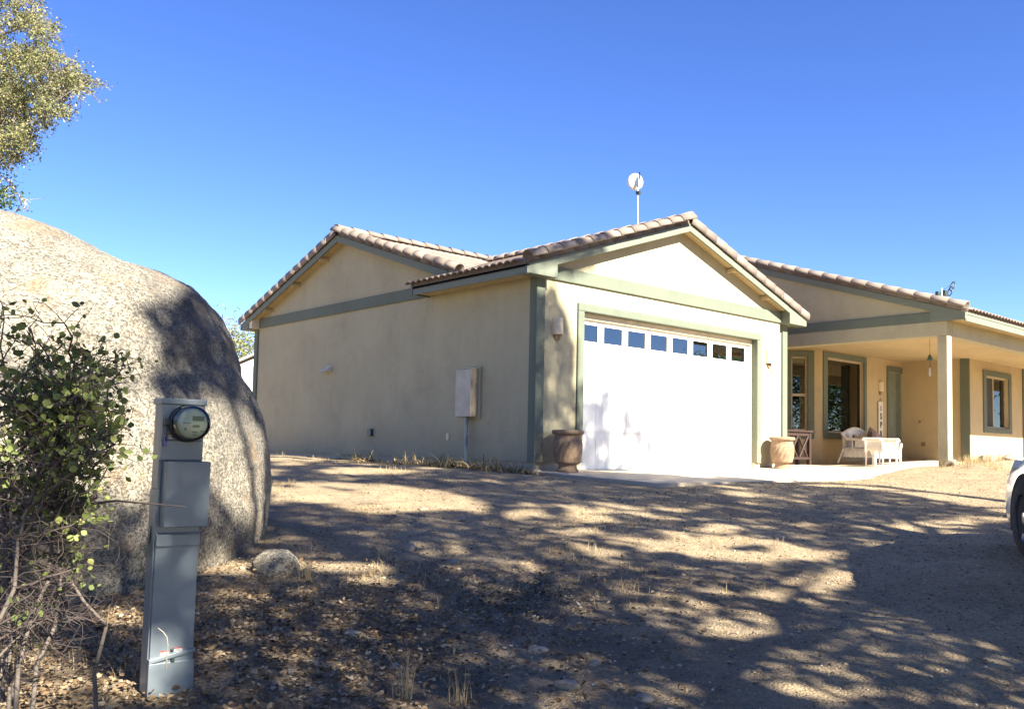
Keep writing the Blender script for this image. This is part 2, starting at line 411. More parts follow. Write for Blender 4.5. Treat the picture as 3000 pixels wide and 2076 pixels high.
# door surround
mb = MB(); mb.box((.883, -.04, .12), (1.026, .15, 2.566)); mb.box((5.978, -.04, .12), (6.103, .15, 2.566)); mb.box((.883, -.04, 2.566), (6.103, .15, 2.696))
part('door_surround', mb, M['trim'], bevel=.012)
mb = MB(); mb.box((5.93, .10, 0), (5.977, .2, 2.50)); mb.box((1.027, .10, 0), (1.07, .2, 2.5)); mb.box((1.027, .09, 2.47), (5.977, .2, 2.565)); mb.box((.95, .02, -.02), (1.02, .14, .119)); mb.box((5.985, .02, -.02), (6.05, .14, .119))
part('door_jamb', mb, M['cream'], bevel=.004)
# corner trims
def corner(x0, x1, y0, y1, z0, z1, m='trim'): return part('corner_trim', MB().box((x0, y0, z0), (x1, y1, z1)), M[m], bevel=.015)
mb = MB(); mb.box((-.04, -.04, .12), (.14, -.0005, ZB)); mb.box((-.04, 0, .12), (-.0005, .13, ZB)); part('corner_trim', mb, M['trim'], bevel=.01)
mb = MB(); mb.box((W-.14, -.04, .12), (W+.04, -.0005, ZB)); mb.box((W+.0005, 0, .12), (W+.04, .13, ZB)); part('corner_trim', mb, M['trim'], bevel=.01)
mb = MB(); mb.box((-.04, L-.13, .12), (-.0005, L+.04, ZB)); part('corner_trim', mb, M['trim'], bevel=.01)
# bands
part('trim_band', MB().box((.2, -.04, ZB), (W-.2, -.0005, ZT)), M['trim'], bevel=.012)
part('trim_band', MB().box((-.04, 2.3, ZB), (-.0005, L-.13, ZT)), M['trim'], bevel=.012)
# gable end of garage: barge boards
def barge(path, thick, drop, axis_n, name='barge_board'):
    """path: list of 3d top points, dropped by 'drop', extruded along axis_n"""
    poly = [Vector(p) for p in path] + [Vector(p) - Vector((0, 0, drop)) for p in reversed(path)]
    return part(name, MB().prism(poly, axis_n), M['board'], bevel=.004)
e = .44
barge([(-e, -.24, zg(-e)), (3.515, -.24, zg(3.515))], 0, .135, (0, .04, 0))
barge([(3.5155, -.24, zg(3.5155)), (W+e, -.24, zg(W+e))], 0, .135, (0, .04, 0))
# box returns
part('eave_return', MB().prism([(-e, -.239, 2.97), (.2, -.239, 2.97), (.2, -.239, zg(.2)-.09), (-e, -.239, zg(-e)-.136)], (0, .237, 0)), M['board'], bevel=.004)
part('eave_return', MB().prism([(W-.2, -.239, 2.97), (W+e, -.239, 2.97), (W+e, -.239, zg(W+e)-.136), (W-.2, -.239, zg(W-.2)-.09)], (0, .237, 0)), M['board'], bevel=.004)
# sloping soffit of front gable + lookouts
for s0, s1 in ((.2, 3.515), (3.515, W-.2)):
    part('soffit', MB().prism([(s0, -.2, zg(s0)-.05), (s1, -.2, zg(s1)-.05), (s1, -.2, zg(s1)-.075), (s0, -.2, zg(s0)-.075)], (0, .199, 0)), M['soffit'])
for xx in (5.0, 6.15): part('lookout', MB().box((xx-.035, -.199, zg(xx)-.155), (xx+.035, -.001, zg(xx)-.085)), M['soffit'])
# fascia left eave of garage
part('fascia_board', MB().box((-e-.0, -.24, 3.065), (-e+.04, 2.75, zg(-e)+.0)), M['board'], bevel=.004)
part('fascia_board', MB().box((-e+.012, -.238, 2.955), (-e+.04, 2.745, 3.062)), M['board'], bevel=.004)
part('soffit', MB().box((-e+.041, -.0, 2.99), (-.0405, 2.74, 3.01)), M['soffit'])
part('fascia_board', MB().box((-e+.0, 2.751, 2.965), (-.041, 2.79, 3.2)), M['board'])
part('fascia_board', MB().box((W+e-.04, -.2, 2.96), (W+e, 4, zg(W+e))), M['board'])
part('soffit', MB().box((W+.0405, -.0, 2.99), (W+e-.041, 4, 3.01)), M['soffit'])
M['ebrown'] = plain('eave_closure_brown', (.13, .09, .065), .9)
part('eave_closure', MB().box((-e+.006, -.19, 3.106), (-e+.03, 2.72, 3.175)), M['ebrown'])
# main left gable
xo = -.24; yt = 10.12; yf = 1.38
barge([(xo, 5.75, zm(5.75)), (xo, yt, zm(yt))], 0, .135, (.04, 0, 0))
barge([(xo, 2.0, zm(2.0)), (xo, 5.7495, zm(5.75))], 0, .135, (.04, 0, 0))
part('eave_return', MB().prism([(xo+.001, L-.05, 2.97), (xo+.001, yt, 2.97), (xo+.001, yt, zm(yt)-.136), (xo+.001, L-.05, zm(L-.05)-.136)], (.237, 0, 0)), M['board'], bevel=.004)
part('eave_return', MB().box((xo+.02, L-.2, 2.985), (-.001, L-.052, 3.25)), M['cream'])
for a, b in ((2.0, 5.75), (5.75, yt-.4)):
    part('soffit', MB().prism([(xo+.041, a, zm(a)-.05), (xo+.041, b, zm(b)-.05), (xo+.041, b, zm(b)-.075), (xo+.041, a, zm(a)-.075)], (.198, 0, 0)), M['soffit'])
for yy in (6.5, 7.7, 9.0): part('lookout', MB().box((xo+.041, yy-.035, zm(yy)-.165), (-.001, yy+.035, zm(yy)-.085)), M['soffit'])
part('fascia_board', MB().box((xo, yt-.04, 2.97), (8.3, yt+.0, zm(yt))), M['board'])
part('soffit', MB().box((xo+.05, L+.001, 2.975), (8.3, yt-.041, 2.995)), M['soffit'])
# roof decks
mb = MB()
def deckq(a, b, c_, d): mb.prism([a, b, c_, d], (0, 0, -.04))
y2 = 5.6
deckq((-e, -.2, zg(-e)-.005), (3.515, -.2, zg(3.515)-.005), (3.515, y2, zg(3.515)-.005), (-e, 2.74, zg(-e)-.005))
deckq((3.515, -.2, zg(3.515)-.005), (W+e, -.2, zg(W+e)-.005), (W+e, y2, zg(W+e)-.005), (3.515, y2, zg(3.515)-.005))
deckq((xo+.04, 1.9, zm(1.9)-.005), (9.0, 1.9, zm(1.9)-.005), (9.0, 5.75, zm(5.75)-.005), (xo+.04, 5.75, zm(5.75)-.005))
deckq((xo+.04, 5.75, zm(5.75)-.005), (9.0, 5.75, zm(5.75)-.005), (9.0, yt, zm(yt)-.005), (xo+.04, yt, zm(yt)-.005))
XW = 8.36
deckq((XW+.04, -3.02, zw(-3.02)-.005), (26, -3.02, zw(-3.02)-.005), (26, 4.2, zw(4.2)-.005), (XW+.04, 4.2, zw(4.2)-.005))
deckq((XW+.04, 4.2, zw(4.2)-.005), (26, 4.2, zw(4.2)-.005), (26, 11.4, zw(11.4)-.005), (XW+.04, 11.4, zw(11.4)-.005))
roof = part('roof', mb, M['underlay'])

# --- wing
XB = 8.45
WG = 8.42
mb = MB()
mb.prism([(XB, -2.7, 2.98), (XB, -2.7, zw(-2.7)-.06), (XB, 4.2, zw(4.2)-.06), (XB, 11, zw(11)-.06), (XB, 11, 2.98)], (.2, 0, 0))
part('wall', mb, M['stucco'])
part('porch_beam', MB().box((WG, -2.7, 2.685), (WG+.24, 3.2, 2.98)), M['stucco'], bevel=.015)
part('porch_beam', MB().box((WG+.2405, -2.7, 2.685), (26, -2.46, 3.17)), M['stucco'], bevel=.015)
part('porch_column', MB().box((WG, -2.7, -.1), (WG+.21, -2.5, 2.684)), M['stucco'], bevel=.018)
part('trim_band', MB().box((WG-.01, -2.4, 2.97), (XB-.0005, 3.5, 3.17)), M['trim'], bevel=.012)
barge([(XW, -3.06, zw(-3.06)), (XW, 4.2, zw(4.2))], 0, .14, (.04, 0, 0))
barge([(XW, 4.2005, zw(4.2)), (XW, 11.4, zw(11.4))], 0, .14, (.04, 0, 0))
part('eave_return', MB().prism([(XW+.001, -3.06, 2.97), (XW+.001, -2.4, 2.97), (XW+.001, -2.4, zw(-2.4)-.12), (XW+.001, -3.06, zw(-3.06)-.141)], (.088, 0, 0)), M['board'], bevel=.004)
part('soffit', MB().prism([(XW+.041, -2.38, zw(-2.38)-.05), (XW+.041, 4.2, zw(4.2)-.05), (XW+.041, 4.2, zw(4.2)-.075), (XW+.041, -2.38, zw(-2.38)-.075)], (.05, 0, 0)), M['soffit'])
part('fascia_board', MB().box((XW+.041, -3.06, 3.065), (26, -3.02, 3.11)), M['board'], bevel=.003)
part('fascia_board', MB().box((XW+.041, -3.05, 2.94), (26, -3.02, 3.062)), M['board'], bevel=.003)
part('eave_closure', MB().box((XW+.06, -3.054, 3.111), (26, -3.03, 3.18)), M['ebrown'])
part('soffit', MB().box((XW+.09, -3.019, 2.985), (26, -2.7005, 3.0)), M['soffit'])
part('porch_ceiling', MB().box((WG+.245, -2.455, 2.975), (26, 4.2, 3.0)), M['porch'])
# porch walls
def wall_open(name, x0, x1, y, z0, z1, holes, m, th=.2):
    """front-facing wall (normal -Y) at y with rectangular holes"""
    mb = MB(); holes = sorted(holes); cx = x0
    for (a, b, c_, d) in holes:
        if a > cx: mb.box((cx, y, z0), (a, y+th, z1))
        if c_ > z0: mb.box((a, y, z0), (b, y+th, c_))
        if d < z1: mb.box((a, y, d), (b, y+th, z1))
        cx = b
    mb.box((cx, y, z0), (x1, y+th, z1))
    return part(name, mb, m)
Y1, Y2 = 1.65, -.2
wall_open('wall', 11.43, 16.06, Y1, .0, 2.975, [(11.70, 13.62, .86, 2.79), (15.06, 15.88, .0, 2.65)], M['porch'])
wall_open('wall', 15.86, 26, Y2, .2, 2.975, [(17.0, 18.66, 1.13, 2.59)], M['porch'])
part('wall', MB().box((15.86, 0.0, .1), (16.06, Y1-.0005, 2.975)), M['porch'])
part('foundation', MB().box((15.90, Y2-.05, -.1), (26, Y2+.1, .199)), M['concrete'])
part('corner_trim', MB().box((15.82, Y2-.03, .2), (15.8595, Y2+.22, 2.974)), M['trim'], bevel=.01)
part('corner_trim', MB().box((19.77, Y2-.04, .2), (19.95, Y2-.0005, 2.974)), M['trim'], bevel=.01)
# bay: slanted wall
bay = Matrix.Translation((11.43, Y1, 0)) @ Matrix.Rotation(math.radians(-45), 4, 'Z')
def bayp(name, mb, m, parent=None, bevel=0):
    mb.xf(bay); return part(name, mb, m, parent, bevel)
mb = MB()   # local: wall runs along -x, faces -y
mb.box((-2.2, 0, 0), (-.75, .2, 2.975)); mb.box((-.34, 0, 0), (0, .2, 2.975)); mb.box((-.75, 0, 0), (-.34, .2, .89)); mb.box((-.75, 0, 2.77), (-.34, .2, 2.975))
bayp('wall', mb, M['porch'])
part('wall', MB().box((7.03, 3.2, 0), (9.95, 3.4, 2.975)), M['porch'])

def window(x0, x1, y, z0, z1, tw=.2, mat_frame='frame', slider=None, blind=None, hung=None, xf=None, tr=None, screen_side=None):
    """stucco surround (proud), frame, panes; opening x0..x1"""
    def P(name, mb, m, parent, bevel=0):
        if xf: mb.xf(xf)
        return part(name, mb, m, parent, bevel)
    tl, tr_, tb, tt = tr or (tw, tw, tw*.8, tw*.8)
    mb = MB(); f = -.035
    mb.box((x0-tl, y+f, z0-tb), (x0, y-.0005, z1+tt)); mb.box((x1, y+f, z0-tb), (x1+tr_, y-.0005, z1+tt))
    mb.box((x0, y+f, z0-tb), (x1, y-.0005, z0)); mb.box((x0, y+f, z1), (x1, y-.0005, z1+tt))
    P('window_surround', mb, M['trim'], house, .008)
    d = y + .10; t_ = .045
    mb = MB(); mb.box((x0, d-.03, z0), (x0+t_, d+.04, z1)); mb.box((x1-t_, d-.03, z0), (x1, d+.04, z1)); mb.box((x0+t_, d-.03, z0), (x1-t_, d+.04, z0+t_)); mb.box((x0+t_, d-.03, z1-t_), (x1-t_, d+.04, z1))
    if slider: mb.box((slider-.025, d-.035, z0+t_), (slider+.025, d+.03, z1-t_))
    if hung: mb.box((x0+t_, d-.035, hung-.035), (x1-t_, d+.03, hung+.035))
    win = P('window', mb, M[mat_frame], house, .003)
    def pane(a, b, c_, e_):
        if b-a > 1.2: P('pane', MB().prism([(a, d+.028, c_), (b, d-.028, c_), (b, d-.028, e_), (a, d+.028, e_)], (0, .005, 0)), M['glass'], win)
        else: P('pane', MB().box((a, d+.0, c_), (b, d+.006, e_)), M['glass'], win)
    if slider: pane(x0+t_+.001, slider-.026, z0+t_+.001, z1-t_-.001); pane(slider+.026, x1-t_-.001, z0+t_+.001, z1-t_-.001)
    elif hung: pane(x0+t_+.001, x1-t_-.001, z0+t_+.001, hung-.036); pane(x0+t_+.001, x1-t_-.001, hung+.036, z1-t_-.001)
    else: pane(x0+t_+.001, x1-t_-.001, z0+t_+.001, z1-t_-.001)
    if blind: P('blind', MB().box((x0+t_, d+.042, blind), (x1-t_, d+.047, z1)), M['blind'], win)
    if screen_side:
        a, b = screen_side; P('insect_screen', MB().box((a, d-.016, z0+t_+.001), (b, d-.012, z1-t_-.001)), M['screen'], win)
    mb = MB(); dd = 1.2
    mb.add([(x0-.3, y+.2, z0-.3), (x1+.3, y+.2, z0-.3), (x1+.3, y+.2, z1+.1), (x0-.3, y+.2, z1+.1), (x0-.3, y+dd, z0-.3), (x1+.3, y+dd, z0-.3), (x1+.3, y+dd, z1+.1), (x0-.3, y+dd, z1+.1)],
           [(4,5,6,7),(0,1,5,4),(1,2,6,5),(2,3,7,6),(3,0,4,7)])
    P('room_interior', mb, M['dark'], house)
window(11.70, 13.62, Y1, .86, 2.79, tr=(.21, .14, .16, .14), blind=2.2)
window(17.0, 18.66, Y2, 1.13, 2.59, tr=(.21, .19, .14, .15), slider=17.72, blind=2.35, screen_side=(17.05, 17.695))
window(-.75, -.34, 0, .89, 2.77, tr=(.22, .16, .2, .15), hung=1.8, xf=bay, blind=2.62)
# front door
mb = MB(); y = Y1
mb.box((14.95, y-.035, .15), (15.06, y-.0005, 2.80)); mb.box((15.88, y-.035, .15), (15.99, y-.0005, 2.80)); mb.box((15.06, y-.035, 2.65), (15.88, y-.0005, 2.80)); part('window_surround', mb, M['trim'], bevel=.008).name = 'door_surround'
part('door_jamb', MB().box((15.83, y, .15), (15.8795, y+.2, 2.649)), M['fdoor'])
fd = part('front_door', MB().box((15.06, y+.13, .17), (15.825, y+.17, 2.649)), M['fdoor'])
for a, b in ((.35, 1.15), (1.35, 2.45)):
    for c0 in (15.16, 15.48):
        mb = MB(); mb.box((c0, y+.12, a), (c0+.25, y+.1295, b)); part('door_panel', mb, M['fdoor'], fd, .006)
part('door_handle', MB().tube([(15.14, y+.125, 1.15), (15.14, y+.07, 1.15), (15.24, y+.07, 1.15)], .012), M['dark'], fd)
part('door_sill', MB().box((15.06, y-.05, .1), (15.83, y+.2, .165)), M['concrete'])

# --- garage door: 4 sections, 8 short raised panels each
gd = part('garage_door', MB().box((1.05, .165, .0), (5.95, .19, 2.50)), M['door'])
yd = .15; h = 2.47/4; pw = .6096
x0w = 1.297
for s_ in range(4):
    z0 = .004 + s_*h; z1 = z0 + h - .007
    mb = MB()
    if s_ < 3:
        # section slab with recessed frames
        mb.box((1.072, yd, z0), (5.928, yd+.014, z1))
        for k in range(8):
            cx = x0w + pw*k; 
            a, b = max(cx - .235, 1.10), min(cx + .235, 5.90)
            c_, d_ = z0 + .10, z1 - .10
            mb.prism([(a, yd-.0005, c_), (b, yd-.0005, c_), (b, yd-.0005, c_+.012), (a, yd-.0005, c_+.012)], (0, -.006, 0))
            mb.prism([(a, yd-.0005, d_-.012), (b, yd-.0005, d_-.012), (b, yd-.0005, d_), (a, yd-.0005, d_)], (0, -.006, 0))
            mb.prism([(a, yd-.0005, c_+.012), (a+.012, yd-.0005, c_+.012), (a+.012, yd-.0005, d_-.012), (a, yd-.0005, d_-.012)], (0, -.006, 0))
            mb.prism([(b-.012, yd-.0005, c_+.012), (b, yd-.0005, c_+.012), (b, yd-.0005, d_-.012), (b-.012, yd-.0005, d_-.012)], (0, -.006, 0))
    else:
        wz0, wz1 = 2.102, 2.40; cx = 1.072
        for k in range(8):
            c0 = x0w + pw*k; a, b = max(c0 - .24, 1.09), min(c0 + .24, 5.91)
            mb.box((cx, yd, z0), (a, yd+.014, z1)); mb.box((a, yd, z0), (b, yd+.014, wz0)); mb.box((a, yd, wz1), (b, yd+.014, z1)); cx = b
        mb.box((cx, yd, z0), (5.928, yd+.014, z1))
    sec = part('door_section', mb, M['door'], gd)
    if s_ == 3:
        for k in range(8):
            c0 = x0w + pw*k; a, b = max(c0 - .24, 1.09), min(c0 + .24, 5.91)
            mb = MB(); q = .009
            mb.box((a-.012, yd-.012, wz0-.012), (a+q, yd-.0005, wz1+.012)); mb.box((b-q, yd-.012, wz0-.012), (b+.012, yd-.0005, wz1+.012)); mb.box((a+q, yd-.012, wz0-.012), (b-q, yd-.0005, wz0+q)); mb.box((a+q, yd-.012, wz1-q), (b-q, yd-.0005, wz1+.012))
            part('window_frame', mb, M['door'], gd, .003)
            part('door_window', MB().box((a+.001, yd+.003, wz0+.001), (b-.001, yd+.009, wz1-.001)), M['dglass'], gd)
# (the backing sheet must not fill the windows)
bpy.data.objects.remove(gd.children[0]) if False else None
me = gd.data; me.clear_geometry(); tmp = MB().box((1.05, .165, .0), (5.95, .19, 2.10)); me.from_pydata(tmp.v, [], tmp.f)
part('room_interior', MB().add([(1, .2, 1.2), (6, .2, 1.2), (6, .2, 2.6), (1, .2, 2.6), (1, 3, 1.2), (6, 3, 1.2), (6, 3, 2.6), (1, 3, 2.6)], [(4,5,6,7),(0,1,5,4),(1,2,6,5),(2,3,7,6),(3,0,4,7)]), M['dark'])
part('door_seal', MB().box((1.072, .14, -.012), (5.928, .19, .003)), M['dark'])

# --- roof tiles
def tile_mesh():
    w_, l_, n = .33, .40, 9
    prof = []
    for i in range(n):
        u = i/(n-1)
        prof.append(((u-.5)*w_, .038*abs(math.sin(math.pi*2*u))**.8))
    vs_ = []
    for yy, lift in ((0, .018), (l_, 0)):
        for (x, z) in prof: vs_.append((x, yy, z+lift))
        for (x, z) in prof: vs_.append((x, yy, z+lift-.016))
    fs = []
    for i in range(n-1):
        fs.append((i, i+1, 2*n+i+1, 2*n+i)); fs.append((n+i+1, n+i, 3*n+i, 3*n+i+1)); fs.append((i+1, i, n+i, n+i+1))
    fs.append((0, 2*n, 3*n, n)); fs.append((n-1, 2*n-1, 4*n-1, 3*n-1))
    me = bpy.data.meshes.new('roof_tile'); me.from_pydata(vs_, [], fs); me.materials.append(M['tile'])
    me.polygons.foreach_set('use_smooth', [i % 3 != 2 and i < 3*(n-1) for i in range(len(fs))]); return me
def strip_tile(name, prof, l_, taper, th=.016):
    n = len(prof); vs_ = []
    for yy, sc, lift in ((0, 1, .014), (l_, taper, 0)):
        for (x, z) in prof: vs_.append((x*sc, yy, z*sc+lift))
        cx = sum(p_[0] for p_ in prof)/n; cz = min(p_[1] for p_ in prof)
        for (x, z) in prof:
            dx, dz = x-cx, z-cz; q = math.hypot(dx, dz)+1e-6; k = max(.01, (q-th)/q)
            vs_.append(((cx+dx*k)*sc, yy, (cz+dz*k)*sc+lift))
    fs = []
    for i in range(n-1):
        fs.append((i, i+1, 2*n+i+1, 2*n+i)); fs.append((n+i+1, n+i, 3*n+i, 3*n+i+1)); fs.append((i+1, i, n+i, n+i+1)); fs.append((2*n+i, 2*n+i+1, 3*n+i+1, 3*n+i))
    fs.append((0, 2*n, 3*n, n)); fs.append((n-1, 2*n-1, 4*n-1, 3*n-1))
    me = bpy.data.meshes.new(name); me.from_pydata(vs_, [], fs); me.materials.append(M['tile'])
    me.polygons.foreach_set('use_smooth', [(i % 4 < 2) and i < 4*(n-1) for i in range(len(fs))]); return me
TM = tile_mesh()
rk = [(-.035, -.10), (-.042, -.03), (-.035, .035), (-.01, .078), (.035, .10), (.09, .10), (.14, .075), (.175, .03), (.185, -.01)]
RM = strip_tile('rake_tile', rk, .42, .93)
RMf = strip_tile('rake_tile', [(-x, z) for x, z in rk[::-1]], .42, .93)
GM = strip_tile('ridge_tile', [(.14*math.cos(a), .125*math.sin(a)-.02) for a in [math.pi*k/9 for k in range(9, -1, -1)]], .42, .90)
placements = []   # (priority, mesh, matrix, name)
def frame(O, U, D, N, tilt=0):
    U = Vector(U).normalized(); D = Vector(D).normalized(); N = Vector(N).normalized()
    m = Matrix(((U.x, D.x, N.x, O[0]), (U.y, D.y, N.y, O[1]), (U.z, D.z, N.z, O[2]), (0, 0, 0, 1)))
    return m @ Matrix.Rotation(random.gauss(0, .006), 4, 'Z') @ Matrix.Rotation(random.gauss(0, .004), 4, 'X')
EXP = .345
def field(O, U, D, nrow, ncol, keep, prio, row0=0):
    """O eave corner, U across, D up the slope"""
    O = Vector(O); U = Vector(U).normalized(); D = Vector(D).normalized(); N = U.cross(D)
    if N.z < 0: N = -N; 
    flip = U.cross(D).z < 0
    for r in range(nrow):
        for c_ in range(ncol):
            P = O + U*(c_+.5)*.33 + D*(r*EXP-.03) + N*.045
            if keep(P + D*.15, r, c_):
                Ux = -U if flip else U
                placements.append((prio(P, r, c_), TM, frame(P, Ux, D, N), 'roof_tile'))
cg = math.cos(math.atan(.333)); sg = math.sin(math.atan(.333))
cm = math.cos(math.atan(.33)); sm_ = math.sin(math.atan(.33))
cw = math.cos(math.atan(.322)); sw = math.sin(math.atan(.322))
# garage left slope, right slope
field((-e-.02, -.10, zg(-e)), (0, 1, 0), (cg, 0, sg), 12, 17, lambda P, r, c_: (zg(P.x) > zm(P.y)-.02) or (r == 0 and P.y < 2.72), lambda P, r, c_: 0 if r < 1 else (3 + r if r < 3 else 20))
field((W+e+.02, -.10, zg(W+e)), (0, 1, 0), (-cg, 0, sg), 12, 17, lambda P, r, c_: zg(P.x) > zm(P.y)-.02, lambda P, r, c_: 30)
# main roof front slope (left part visible) and back slope
field((xo+.14, 2.0, zm(2.0)), (1, 0, 0), (0, cm, sm_), 12, 25, lambda P, r, c_: zm(P.y) > zg(P.x)-.02 if P.x > -.3 and P.y < 5.7 else True, lambda P, r, c_: 2 + c_*.1)
field((xo+.14, yt+.02, zm(yt)), (1, 0, 0), (0, -cm, sm_), 13, 25, lambda P, r, c_: True, lambda P, r, c_: 40)
# wing front slope
field((XW+.14, -3.08, zw(-3.06)), (1, 0, 0), (0, cw, sw), 22, 46, lambda P, r, c_: P.y < 4.1, lambda P, r, c_: .5 + c_*.02 if r == 0 else 25)
# rakes
def rake(A, B, U, N_, mesh, pr):
    A, B = Vector(A), Vector(B); D = (B-A); ln = D.length; D.normalize(); n = round(ln/EXP)
    N = Vector(N_); 
    for i in range(n):
        placements.append((pr, mesh, frame(A + D*(i*(ln-.42)/(n-1)) + N*.088, U, D, N), 'rake_tile'))
rake((-e-.03, -.245, zg(-e-.03)), (3.515, -.245, zg(3.515)), (0, 1, 0), (-sg, 0, cg), RMf, -3)
rake((W+e+.03, -.245, zg(W+e+.03)), (3.515, -.245, zg(3.515)), (0, 1, 0), (sg, 0, cg), RM, -3)
rake((xo-.005, yt+.03, zm(yt+.03)), (xo-.005, 5.75, zm(5.75)), (1, 0, 0), (0, sm_, cm), RM, -3)
rake((xo-.005, 1.6, zm(1.6)), (xo-.005, 5.75, zm(5.75)), (1, 0, 0), (0, -sm_, cm), RMf, -2)
rake((XW-.005, -3.09, zw(-3.09)), (XW-.005, 4.2, zw(4.2)), (1, 0, 0), (0, -sw, cw), RMf, -2)
# U/D/N handedness: make every frame right handed
fixed = []
for pr, me, m, nm in placements:
    if m.to_3x3().determinant() < 0:
        m = m @ Matrix.Scale(-1, 4, (1, 0, 0)); 
        me = {RM: RMf, RMf: RM}.get(me, me)
    fixed.append((pr, me, m, nm))
placements = fixed
def ridge(A, B, pr):
    A, B = Vector(A), Vector(B); D = (B-A); ln = D.length; D.normalize(); n = int(ln/.36); U = D.cross(Vector((0, 0, 1))).normalized()
    for i in range(n+1):
        placements.append((pr, GM, frame(A + D*(i*.36) + Vector((0, 0, .105)), U, D, (0, 0, 1)), 'ridge_tile'))
ridge((3.515, -.27, zg(3.515)), (3.515, 5.2, zg(3.515)), -1)
ridge((xo-.03, 5.75, zm(5.75)), (8.4, 5.75, zm(5.75)), -1)
ridge((XW-.03, 4.2, zw(4.2)), (26, 4.2, zw(4.2)), 35)
placements.sort(key=lambda q: q[0])
cnt = {}; rest = []
for pr, me, m, nm in placements:
    k = cnt.get(nm, 0)
    lim = 300
    if k < lim and pr < 34:
        o = bpy.data.objects.new(nm, me); link(o, roof); o.matrix_local = m; cnt[nm] = k+1
    else: rest.append((me, m))
mb = MB()
cache = {}
for me, m in rest:
    if me.name not in cache: cache[me.name] = ([v.co.copy() for v in me.vertices], [tuple(p.vertices) for p in me.polygons], [p.use_smooth for p in me.polygons])
    vv, ff, ss = cache[me.name]; n0 = len(mb.v)
    mb.v += [tuple(m @ v) for v in vv]; mb.f += [tuple(i+n0 for i in f_) for f_ in ff]; mb.sm += ss
o = mb.build('roof_tiles', M['tile2'], roof); o['kind'] = 'stuff'
mort = plain('ridge_mortar', (.62, .58, .52), .9)
for A_, ax in (((3.515, -.262, zg(3.515)+.105), 'y'), ((xo-.022, 5.75, zm(5.75)+.105), 'x'), ((XW-.022, 4.2, zw(4.2)+.105), 'x')):
    poly = [(.125*math.cos(a), .11*math.sin(a)-.015) for a in [math.pi*k/10 for k in range(11)]]
    pts = [(A_[0]+u, A_[1], A_[2]+v) if ax == 'y' else (A_[0], A_[1]+u, A_[2]+v) for u, v in poly]
    part('mortar_cap', MB().prism(pts, (0, .03, 0) if ax == 'y' else (.03, 0, 0)), mort, roof)
# ------------------------------------------------------------------ fixtures on the walls
def half_cyl(r, h_, seg=14):
    mb = MB(); pts = [(r*math.cos(math.pi + math.pi*k/seg), r*math.sin(math.pi + math.pi*k/seg)*1.05) for k in range(seg+1)]
    inner = [(x*.9, y_*.9) for x, y_ in pts]
    n = len(pts)
    vs_ = [(x, y_, 0) for x, y_ in pts] + [(x, y_, h_) for x, y_ in pts] + [(x, y_, 0) for x, y_ in inner] + [(x, y_, h_) for x, y_ in inner]
    fs = []
    for i in range(n-1):
        fs += [(i, i+1, n+i+1, n+i), (2*n+i+1, 2*n+i, 3*n+i, 3*n+i+1), (n+i, n+i+1, 3*n+i+1, 3*n+i), (i+1, i, 2*n+i, 2*n+i+1)]
    mb.add(vs_, fs, False); return mb
def sconce(name, label, x, y, z, sc=1):
    t_ = thing(name, label, 'wall lamp', (x, y, z), 0, 'half-round sconces on the front walls')
    half_cyl(.10*sc, .26*sc).build('lamp_shade', M['cream'], t_)
    mb = MB(); mb.box((-.055, -.02, .03), (.055, -.001, .2)); mb.build('back_plate', M['cream'], t_)
    mb = MB(); n = 10; pts = [(.065*math.cos(math.pi+math.pi*k/n), -.001, -.0+.10*math.sin(math.pi+math.pi*k/n)) for k in range(n+1)]
    mb.prism([(p_[0], p_[1], p_[2]) for p_ in pts], (0, -.025, 0)); mb.build('lower_plate', M['terracotta'], t_)
    return t_
sconce('wall_lamp', 'half-round cream sconce left of the garage door, dappled by tree shade', .43, -.001, 2.13)
sconce('wall_lamp', 'half-round cream sconce right of the garage door above the house number', 6.43, -.001, 2.13)
sconce('wall_lamp', 'half-round sconce on the porch wall between big window and front door', 14.55, Y1-.001, 2.06, 1.0)
# quarter-wedge lamp on the side wall
wl = MB(); wl.prism([(-.001, 6.44, 1.80), (-.17, 6.44, 1.80), (-.001, 6.44, 1.95)], (0, -.26, 0))
tag(wl.build('wall_lamp', M['cream'], bevel=.004), 'small wedge-shaped tan downlight on the shaded side wall', 'wall lamp')
# utility cabinet with conduit
ub = thing('utility_cabinet', 'tall tan utility cabinet on the side wall with a conduit below', 'utility box', (0, 0, 0))
MB().box((-.035, 1.30, .80), (-.001, 1.80, 1.66)).build('back_panel', M['stucco'], ub, .004)
MB().box((-.185, 1.36, .83), (-.036, 1.75, 1.62)).build('cabinet_body', plain('cabinet_paint', (.40, .33, .235), .5), ub, .006)
MB().box((-.195, 1.355, .835), (-.1855, 1.755, 1.615)).build('cabinet_door', plain('cabinet_door_paint', (.42, .355, .26), .45), ub, .003)
MB().box((-.2, 1.352, 1.6205), (-.03, 1.758, 1.635)).build('rain_lid', bpy.data.materials['cabinet_paint'], ub, .003)
MB().tube([(-.10, 1.56, .829), (-.10, 1.56, -.1)], .028, 12).build('conduit', M['metal_grey'], ub)
MB().tube([(-.10, 1.56, .829), (-.10, 1.56, .77)], .038, 12).build('coupling', M['metal_grey'], ub)
ob = thing('outlet_cover', 'dark open outlet cover low on the side wall', 'outlet', (0, 0, 0))
MB().box((-.012, 4.52, .47), (-.001, 4.84, .66)).build('mounting_plate', M['stucco'], ob, .003)
MB().box((-.07, 4.53, .495), (-.013, 4.66, .63)).build('cover_box', plain('cover_black', (.03, .045, .04), .4), ob, .006)
tag(MB().box((-.015, 2.15, .44), (-.001, 2.22, .56)).build('wall_plate', M['cream'], None, .003), 'small pale blank plate low on the side wall near the conduit', 'wall plate')
